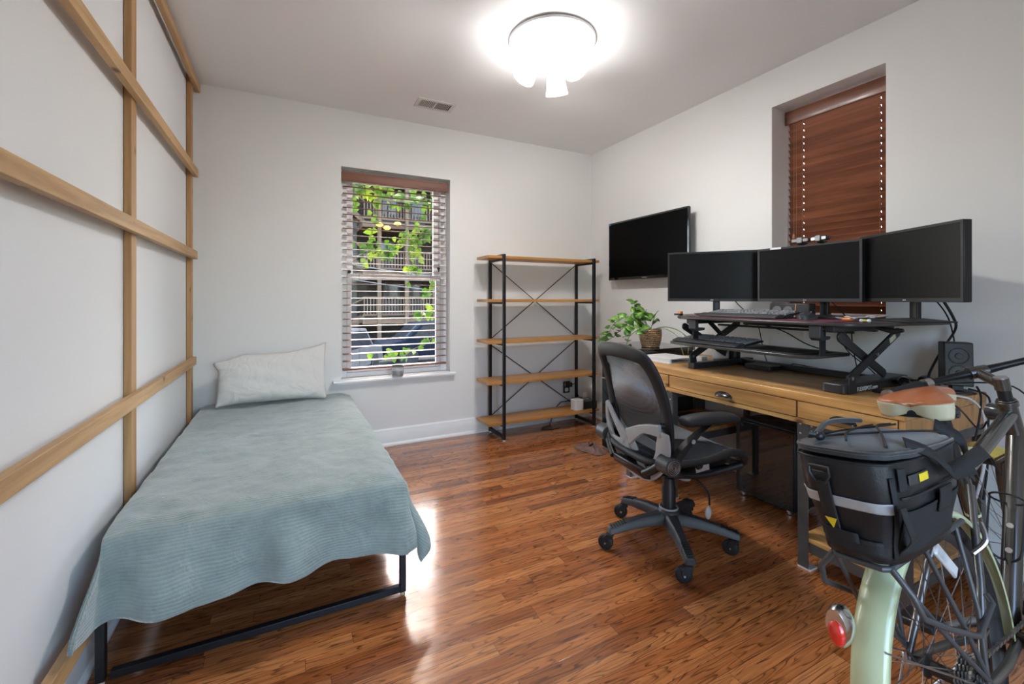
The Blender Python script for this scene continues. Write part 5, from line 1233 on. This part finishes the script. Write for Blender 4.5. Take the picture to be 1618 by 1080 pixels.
# headlamp under the bar
hl = bb_('headlamp', MB().lathe([(.0001,-.045),(.014,-.042),(.026,-.022),(.030,0),(.032,.012),(.028,.014)], 24, M4.Translation((.885,.06,.835)) @ M4.Rotation(R(60),4,'Z') @ M4.Rotation(R(90),4,'Y')), plain('lamp_shell', (.03,.035,.045), .2, coat=.6), smooth=60)
build('lens', MB().lathe([(.0001,.012),(.027,.0145)], 24, M4.Translation((.885,.06,.835)) @ M4.Rotation(R(60),4,'Z') @ M4.Rotation(R(90),4,'Y')), chrome, hl, world=False)
# bottle cage on the down tube
DT = (HB-BB).normalized(); nrm = V((-DT.z, 0, DT.x)); c0 = BB+DT*.30+nrm*.024
cg = MB()
cg.tube([c0+DT*.05+V((0,-.008,0)), c0-DT*.10+V((0,-.008,0))], .003, 8).tube([c0+DT*.05+V((0,.008,0)), c0-DT*.10+V((0,.008,0))], .003, 8)
cg.torus(c0+DT*.07+nrm*.038, .038, .003, DT, 32, 8)
for s_ in (-1, 1): cg.tube(smooth_path([c0+DT*.07+nrm*.038+V((0,s_*.038,0)), c0+DT*.0+nrm*.045+V((0,s_*.038,0)), c0-DT*.09+nrm*.040+V((0,s_*.034,0)), c0-DT*.11+nrm*.02+V((0,s_*.012,0)), c0-DT*.10+V((0,s_*.008,0))]), .003, 8)
bb_('bottle_cage', cg, black_steel, smooth=60)
for s_ in (.30, .225): bb_('cage_bolt', MB().cyl(BB+DT*s_+nrm*.02, BB+DT*s_+nrm*.032, .008, n=12), silver)
bb_('kickstand', MB().tube([V((.37,.02,.268)), V((.345,.06,.22)), V((.32,.245,-.026)), V((.318,.262,-.0305))], [.012,.0105,.0095,.010], 12), silver, smooth=60)

# ------------------------------------------------------------------ trunk bag on the rack
tbag = thing('bicycle_bag', 'black nylon trunk bag with a grey reflective stripe strapped on the bicycle rack', 'bag', BLOC, BROT)
def gb(name, mb, mat, parent=None, **k): return build(name, mb, mat, parent or tbag, world=False, **k)
BXC, BHL = -.165, .185
def bsec(z):   # half length, half width, centre x
    t_ = (z-.703)/(.205)
    hl_ = BHL*(.88+.14*sstep(0,.8,t_)); hw = .092*(.80+.26*sstep(0,.6,t_)) 
    return hl_, hw
def bpt(a, z, off=0, ex=4.2):
    hl_, hw = bsec(z); c, s = cos(a), sin(a)
    pu = .0035*fbm(a*2.2, z*22, 4, 2)*sstep(.70,.74,z)
    x = BXC+(hl_+off+pu)*math.copysign(abs(c)**(2/ex), c); y = (hw+off+pu)*math.copysign(abs(s)**(2/ex), s)
    return V((x, y, z))
zs = [.690,.694,.710,.74,.77,.80,.83,.86,.885,.893]
na = 96
gb('main_body', MB().loft([[bpt(2*pi*i/na, z, -.008 if z < .691 else 0) for i in range(na)] for z in zs]), nylon2, smooth=70)
lid = []
for k, z in ((1.0,.8935),(1.005,.898),(.995,.904),(.95,.911),(.7,.917),(.4,.920),(.1,.921)):
    lid.append([V((BXC+(bpt(2*pi*i/na,.885).x-BXC)*k, bpt(2*pi*i/na,.885).y*k, z+.010*(-(bpt(2*pi*i/na,.885).x-BXC)/.2)*k)) for i in range(na)])
ld = gb('lid', MB().loft(lid), nylon, smooth=70)
def ringp(z, off, r_): return MB().tube([bpt(2*pi*i/na, z, off) for i in range(na)], r_, 6, closed=True)
gb('zipper', ringp(.8935, .0018, .0028), black_rubber)
gb('piping', MB().tube([V((BXC+(bpt(2*pi*i/na,.885).x-BXC)*1.0, bpt(2*pi*i/na,.885).y*1.0, .905+.010*(-(bpt(2*pi*i/na,.885).x-BXC)/.2))) for i in range(na)], .004, 6, closed=True), nylon, ld)
def patch(name, a0, a1, z0_, z1_, off, mat, th=.0015, parent=None, sl=0):
    def P(u, v): z = z0_+(z1_-z0_)*v; return bpt(R(a0+(a1-a0)*u), z+sl*(u-.5), off)
    return gb(name, MB().grid(P, 28, 6), mat, parent, smooth=180, solid=th)
# angles: 180 = rear face, 270 = right side (towards the camera), 90 = left
refl = plain('reflective_tape', (.42,.42,.42), .35, var=.06, nscale=30)
# on a superellipse the rear face spans about 140..220 degrees
patch('reflective_stripe', 128, 224, .797, .818, .0030, refl)
patch('front_face_seam', 222, 229, .703, .868, .0035, webbing)
def rear_strap(y0_, y1_, z0_, z1_, off=.008):
    pts = []
    mb = MB()
    def P(u, v):
        z = z0_+(z1_-z0_)*v; y = y0_+(y1_-y0_)*u; hl_, hw = bsec(z); yy = min(.98, abs(y)/hw)
        return V((BXC-(hl_+off)*(1-yy**4.2)**(1/4.2), y, z))
    return mb.grid(P, 6, 16)
gb('webbing_strap', rear_strap(.012, .040, .745, .862), webbing, smooth=180, solid=.002)
gb('strap_keeper', rear_strap(-.020, .050, .728, .748, .012), webbing, smooth=180, solid=.002)
yw = plain('logo_yellow', (.85,.62,.02), .4, var=.05)
rx = lambda z, y, off: V((BXC-(bsec(z)[0]+off)*(1-min(.98,abs(y)/bsec(z)[1])**4.2)**(1/4.2), y, z))
gb('triangle_badge', MB().add([rx(.769,.036,.0115), rx(.769,.014,.0115), rx(.748,.024,.0115), rx(.769,.036,.0095), rx(.769,.014,.0095), rx(.748,.024,.0095)], [(0,2,1),(3,4,5),(0,1,4,3),(1,2,5,4),(2,0,3,5)]), yw, smooth=0)
# D ring
dr_ = [rx(.878,.045,.014), rx(.878,.006,.014), rx(.862,.006,.014), rx(.846,.016,.014), rx(.846,.036,.014), rx(.862,.045,.014)]
gb('buckle_ring', MB().tube(dr_, .0032, 8, closed=True).tube([rx(.866,.044,.012), rx(.866,.008,.012)], .0022, 6), black_plastic)
gb('base_plate', MB().rbox((BXC-.13,-.050,.6865),(BXC+.13,.050,.6898), .02, 3, 2), black_plastic)
mp = MB()
for k in range(3): mp.tube([rx(.705,.050-.0,-.004)+V((0,0,-.0)), rx(.705,-.050,-.004)], .002, 6)
gb('rear_ladder', MB().grid(lambda u, v: rx(.706+.030*v, .055-.11*u, .006-.0*v), 10, 4), webbing, smooth=180, solid=.004)
# right side: logo, pockets, straps
def sy(x, z, off):
    hl_, hw = bsec(z); xx = min(.985, abs(x-BXC)/hl_); return V((x, -(hw+off)*(1-xx**4.2)**(1/4.2), z))
def side_patch(name, x0_, x1_, z0_, z1_, off, mat, th=.0015, sl=0):
    return gb(name, MB().grid(lambda u, v: sy(x0_+(x1_-x0_)*u+sl*v, z0_+(z1_-z0_)*v, off), 16, 10), mat, smooth=180, solid=th)
side_patch('mesh_pocket', -.30, .0, .71, .80, .003, plain('pocket_mesh', (.016,.016,.017), .8, var=.35, nscale=220, bump=.8, bscale=600))
side_patch('pocket_zipper', -.31, -.01, .824, .829, .004, black_rubber)
side_patch('zipper_flap', -.315, -.295, .84, .885, .006, webbing)
side_patch('rubber_logo', -.285, -.205, .848, .868, .004, dark_grey)
Tl = wm(tbag)
lx_, lz_ = -.252, .8505
for (a, b) in ((-.250,-.212),): side_patch('logo_patch', a, b, .851, .866, .0062, yw)
side_patch('pull_tab', -.175, -.115, .775, .825, .010, webbing, .003)
gb('side_strap', MB().grid(lambda u, v: V((-.345+.024*u+.05*(1-v), -.062-.035*sstep(0,.5,v)*1.0-.003, .700+.118*v)), 4, 14), webbing, smooth=180, solid=.002)
def ribbon(pts, wdt, nrm=(0,0,1), name='carry_strap', mat=webbing):
    pts = smooth_path(pts, 6); n = len(pts); vs = []
    for i, p in enumerate(pts):
        t_ = (pts[min(i+1,n-1)]-pts[max(i-1,0)]).normalized(); s_ = t_.cross(V(nrm)).normalized(); vs += [p-s_*wdt/2, p+s_*wdt/2]
    fs = [(2*i, 2*i+1, 2*i+3, 2*i+2) for i in range(n-1)]
    return gb(name, MB().add(vs, fs), mat, smooth=180, solid=.002)
ribbon([(-.25,-.088,.925),(-.19,-.108,.898),(-.14,-.118,.855),(-.10,-.112,.845),(.0,-.115,.835)], .026, (.2,-1,.3))
ribbon([(-.14,-.115,.850),(-.07,-.125,.862),(.02,-.125,.868),(.06,-.125,.858),(.10,-.125,.815)], .030, (.1,-1,.8), 'shoulder_strap')
ribbon([(-.01,-.06,.926),(.03,-.09,.89),(.05,-.09,.84),(.03,-.10,.80)], .032, (0,-1,0), 'front_strap')
# bungee cord across the lid
def top_z(x, y): return .925+.010*(-(x-BXC)/.2)-.02*(abs(y)/.09)**4
for pts in ([(-.335,.055),(-.20,.0),(-.06,-.05),(.0,-.07)], [(-.335,-.02),(-.22,.03),(-.08,.06),(.0,.07)], [(-.33,.05),(-.16,.07),(.0,.02)], [(-.30,-.075),(-.18,-.02),(-.05,.04),(.0,.03)]):
    gb('bungee_cord', MB().tube(smooth_path([(x,y,top_z(x,y)) for x,y in pts]), .0026, 6), black_rubber)
gb('cord_toggle', MB().ball((-.325,.035,.934), .010, 10, sc=(1.3,.9,1)).tube([(-.325,.035,.934),(-.345,.05,.94)], .006, 8), black_plastic)
gb('lid_handle', MB().tube(smooth_path([(-.30,.055,.932),(-.24,.062,.947),(-.15,.066,.942),(-.08,.062,.932)]), .006, 8), nylon)

# ================================================================== outside the back window
GZ = -1.0
gr_ = build('ground_outside', MB().box((-30, BY+TB+.05, GZ-.1), (45, 60, GZ)), plain('yard_ground', (.05,.043,.033), .9, var=.4, nscale=1.2), smooth=0)
struct(gr_); gr_.name = 'floor_outside'
pw = wood('porch_lumber', (.11,.064,.032), (.21,.128,.068), axis=2, fine=6, rough=.8, knots=False, contrast=.8)
pw2 = wood('porch_beam', (.12,.064,.032), (.21,.125,.066), axis=0, fine=6, rough=.8, knots=False, contrast=.8)
def brick_mat():
    m, t, b = nodes('back_brick'); co = coords(t, (1,1,1), rot=(R(90),0,0))
    br = N(t, 'ShaderNodeTexBrick', Scale=5.0); br.inputs['Color1'].default_value = (.055,.037,.025,1); br.inputs['Color2'].default_value = (.02,.014,.011,1); br.inputs['Mortar'].default_value = (.025,.022,.02,1)
    t.links.new(co, br.inputs['Vector']); t.links.new(br.outputs[0], b.inputs['Base Color']); b.inputs['Roughness'].default_value = .9; return m
darkg = plain('dark_window', (.02,.022,.025), .15, var=.3)
ph = thing('porch_building', 'neighbouring building with brown timber back porches and stairs seen through the window', 'building', (5, 22, GZ))
build('rear_wall', MB().box((-2, 24.4, GZ), (13, 25, 8.2)), brick_mat(), ph, smooth=0)
for z in (.30, 2.55, 4.95):
    build('deck', MB().box((3.2, 21.9, z-.28), (12, 24.4, z)), pw2, ph, smooth=0)
    rl = build('railing', MB().box((3.2, 21.92, z+.95 if z < 4 else z+1.05), (12, 22.0, z+1.05 if z < 4 else z+1.15)).box((3.2, 21.92, z+.12), (12, 21.98, z+.2)), pw2, ph, smooth=0)
    bl = MB()
    for k in range(60): bl.box((3.25+k*.145, 21.93, z+.2), (3.30+k*.145, 21.97, z+.96))
    build('balusters', bl, pw, rl, smooth=0)
build('roof', MB().box((3.0, 21.6, 7.4), (12, 24.4, 7.6)), pw2, ph, smooth=0)
for x in (3.97, 5.30, 6.70, 8.4, 10): build('post', MB().box((x-.09, 21.86, GZ), (x+.09, 22.04, 7.4)), pw, ph, smooth=0)
for (x, z) in ((4.3,2.55),(5.7,2.55),(4.5,4.95),(6.0,4.95),(4.6,.3),(5.8,.3),(7.3,2.55),(7.3,.3),(7.5,4.95)):
    dd = build('door_leaf', MB().box((x, 24.33, z), (x+.9, 24.39, z+1.85)), plain('door_paint', (.05,.042,.035), .6), ph, smooth=0)
    build('glass', MB().box((x+.12, 24.31, z+.85), (x+.78, 24.329, z+1.7)), darkg, dd, smooth=0)
# stairs at the left side of the porches
for (xa_, za_, xb_, zb_) in ((3.3, 2.55, .9, .55), (.9, 4.7, 3.3, 2.6), (3.3, 4.95, 1.0, 6.9), (.9, -.9, 3.3, .3)):
    for y in (22.1, 23.0):
        build('stair_stringer', MB().add([V((xa_,y,za_-.15)),V((xb_,y,zb_-.15)),V((xb_,y,zb_+.15)),V((xa_,y,za_+.15)),V((xa_,y+.06,za_-.15)),V((xb_,y+.06,zb_-.15)),V((xb_,y+.06,zb_+.15)),V((xa_,y+.06,za_+.15))], [(0,1,2,3),(7,6,5,4),(0,4,5,1),(1,5,6,2),(2,6,7,3),(3,7,4,0)]), pw2, ph, smooth=0)
    st2 = MB()
    for k in range(10):
        f_ = (k+.5)/10; st2.box((xa_+(xb_-xa_)*f_-.13, 22.16, za_+(zb_-za_)*f_-.02), (xa_+(xb_-xa_)*f_+.13, 22.99, za_+(zb_-za_)*f_+.02))
    build('stair_treads', st2, pw2, ph, smooth=0)
    build('handrail', MB().tube([(xa_, 22.1, za_+.95), (xb_, 22.1, zb_+.95)], .045, 6), pw2, ph)
for x in (.9, 2.2): build('post', MB().box((x-.09, 21.9, GZ), (x+.09, 22.08, 7.4)), pw, ph, smooth=0)
build('stair_wall', MB().box((-2, 23.9, GZ), (3.2, 24.39, 7.8)), plain('grey_siding', (.10,.085,.065), .8, var=.3, nscale=3), ph, smooth=0)
lamp_y = emis('porch_lamp_glow', (1,.62,.08), 1.6)
for (x, z) in ((3.9,5.0-.25),(4.25,4.62),(4.75,4.85)): build('lantern', MB().ball((x, 21.5, z), .17, 10, sc=(1,1,.55)), lamp_y, ph)
# parked cars
def car(x0_, y0_, lab, col, L=4.4, rz=0, hgt=1.45):
    t = thing('car', lab, 'car', (x0_, y0_, GZ), (0,0,rz), 'cars parked behind the house')
    cm_ = plain('car_paint', col, .7, metal=0, spec=.05)
    side = [(-L/2,.35),(-L/2,.75),(-L*.34,.88),(-L*.22,hgt-.06),(-L*.02,hgt),(L*.16,hgt-.04),(L*.30,.90),(L*.47,.80),(L/2,.55),(L/2,.30)]
    build('body', MB().prism([(x,z) for x,z in side], -.85, .85, 1), cm_, t, world=False, bevel=.06)
    build('side_glass', MB().prism([(-L*.29,.92),(-L*.205,hgt-.13),(-L*.02,hgt-.08),(L*.14,hgt-.11),(L*.25,.92)], -.856, .856, 1), darkg, t, world=False)
    build('windscreen', MB().add([V((-L*.33,-.7,.90)),V((-L*.33,.7,.90)),V((-L*.225,.6,hgt-.08)),V((-L*.225,-.6,hgt-.08)),V((-L*.345,-.7,.91)),V((-L*.345,.7,.91)),V((-L*.24,.6,hgt-.07)),V((-L*.24,-.6,hgt-.07))], [(0,1,2,3),(4,7,6,5),(0,3,7,4),(1,5,6,2),(0,4,5,1),(3,2,6,7)]), darkg, t, world=False)
    for x in (-L*.31, L*.31):
        for s_ in (-1, 1):
            w_ = build('wheel', MB().cyl((x, s_*.70, .32), (x, s_*.88, .32), .32, n=24), black_rubber, t, world=False)
            build('hubcap', MB().cyl((x, s_*.88, .32), (x, s_*.89, .32), .20, n=16), black_plastic, w_, world=False)
    return t
car(4.9, 15.2, 'dark blue car parked lengthwise behind the fence', (.010,.014,.022))
car(.9, 12.6, 'pale silver car at the left behind the chain link fence', (.07,.072,.075), rz=R(62))
# chain link fence
cf = thing('chain_link_fence', 'white chain link fence low outside the back window', 'fence', (2.5, 9.5, GZ))
fm2 = plain('fence_white', (.2,.195,.18), .6)
cl_ = MB(); n_ = 60
for k in range(n_):
    x = .2+k*.11
    cl_.cyl((x, 9.5, GZ), (x+.5, 9.5, GZ+.55), .006, n=4); cl_.cyl((x+.5, 9.505, GZ), (x, 9.505, GZ+.55), .006, n=4)
build('mesh', cl_, fm2, cf, smooth=0)
build('top_rail', MB().cyl((.2,9.5,GZ+.56),(7.4,9.5,GZ+.56),.02,n=8), fm2, cf)
for x in (.3, 2.6, 4.9, 7.2): build('post', MB().cyl((x,9.5,GZ),(x,9.5,GZ+.60),.03,n=10), fm2, cf)
for (a, b, lab) in (((-3,21.85,4.1),(9,21.85,2.2),'highest of the pale wires sagging across the porches outside'), ((-3,21.85,3.4),(9,21.85,1.5),'middle pale wire sagging across the porches outside, below the highest'), ((-3,21.85,2.2),(9,21.85,2.9),'lowest pale wire across the porches outside, rising to the right')):
    pts = [V(a).lerp(V(b), q/12)-V((0,0,.35*sin(pi*q/12))) for q in range(13)]
    tag(build('overhead_wire', MB().tube(pts, .022, 6), fm2), lab, 'wire', 'overhead wires')
# vine hanging in front of the window
lm, lt2, lb = nodes('vine_leaf')
co = coords(lt2); nn = N(lt2, 'ShaderNodeTexNoise', Scale=5.0, Detail=2.0); lt2.links.new(co, nn.inputs['Vector'])
rr = ramp(lt2, nn.outputs['Fac'], [(.3,(.020,.055,.003)),(.5,(.045,.11,.005)),(.7,(.17,.23,.010))]); lt2.links.new(rr.outputs[0], lb.inputs['Base Color']); lb.inputs['Roughness'].default_value = .5
trn = lt2.nodes.new('ShaderNodeBsdfTranslucent'); lt2.links.new(rr.outputs[0], trn.inputs[0]); mxs = lt2.nodes.new('ShaderNodeMixShader'); mxs.inputs[0].default_value = .5
lt2.links.new(lb.outputs[0], mxs.inputs[1]); lt2.links.new(trn.outputs[0], mxs.inputs[2]); lt2.links.new(mxs.outputs[0], lt2.nodes['Material Output'].inputs[0])
random.seed(5)
strands = [  # (x, z) points of each hanging shoot, leaf density
 ([(.45,2.34),(.65,2.28),(.80,2.31),(.98,2.26),(1.17,2.27),(1.36,2.21),(1.5,2.16)], 60),
 ([(.50,2.38),(.72,2.34),(.95,2.35),(1.2,2.33),(1.45,2.28)], 40),
 ([(.55,2.30),(.565,2.15),(.53,2.03)], 10),
 ([(.49,1.82),(.56,1.76),(.65,1.73),(.74,1.70),(.82,1.66)], 22),
 ([(.86,1.70),(.96,1.76),(1.05,1.85),(1.14,1.91),(1.21,1.97)], 34),
 ([(.74,2.20),(.75,2.04),(.73,1.91),(.68,1.70),(.65,1.55)], 24),
 ([(1.17,2.25),(1.42,2.12),(1.36,1.98),(1.21,1.86),(1.14,1.78)], 60),
 ([(1.28,2.3),(1.45,2.05),(1.42,1.85),(1.36,1.70),(1.44,1.62)], 55),
 ([(1.20,2.10),(1.13,1.80),(1.12,1.66),(1.10,1.54),(1.09,1.42)], 34),
 ([(1.40,1.42),(1.28,1.33),(1.22,1.24),(1.21,1.12),(1.20,1.04)], 26),
 ([(.78,.64),(.87,.70),(.99,.66),(1.10,.72),(1.25,.80),(1.35,.86)], 22),
 ([(.62,2.3),(.80,2.2),(1.0,2.18),(1.15,2.2)], 26),
]
vn_ = thing('climbing_vine', 'leafy bright green vine hanging outside the back window', 'vine', (1.0, 4.4, 2.9))
lf = MB(); sm_ = MB()
for pts, nl in strands:
    y0_ = 4.35+random.uniform(-.06, .12)
    P_ = smooth_path([(x, y0_+random.uniform(-.02,.02), z) for x, z in pts], 8)
    build('shoot', MB().tube(P_, .0035, 5), plain('vine_stem', (.10,.08,.04), .8), vn_)
    for k in range(nl):
        p = random.choice(P_)+V((random.gauss(0,.032), random.gauss(0,.04), random.gauss(0,.032)))
        L = random.uniform(.045,.078)
        d = V((random.uniform(-.7,.7), random.uniform(-.4,.4), random.uniform(-1,.1)))
        mb = leaf(p, d, (random.uniform(-.4,.4), -1, random.uniform(-.2,.6)), L, L*.85, None, None, heart=True, fold=.15)
        lf.add(mb.v, mb.f)
build('foliage', lf, lm, vn_, smooth=0)
build('main_stem', MB().tube(smooth_path([(1.62,4.32,GZ),(1.60,4.36,.6),(1.62,4.34,1.6),(1.52,4.4,2.2),(1.2,4.4,2.36),(.8,4.4,2.37),(.4,4.4,2.40)]), .012, 8), plain('vine_bark', (.09,.06,.035), .9), vn_)
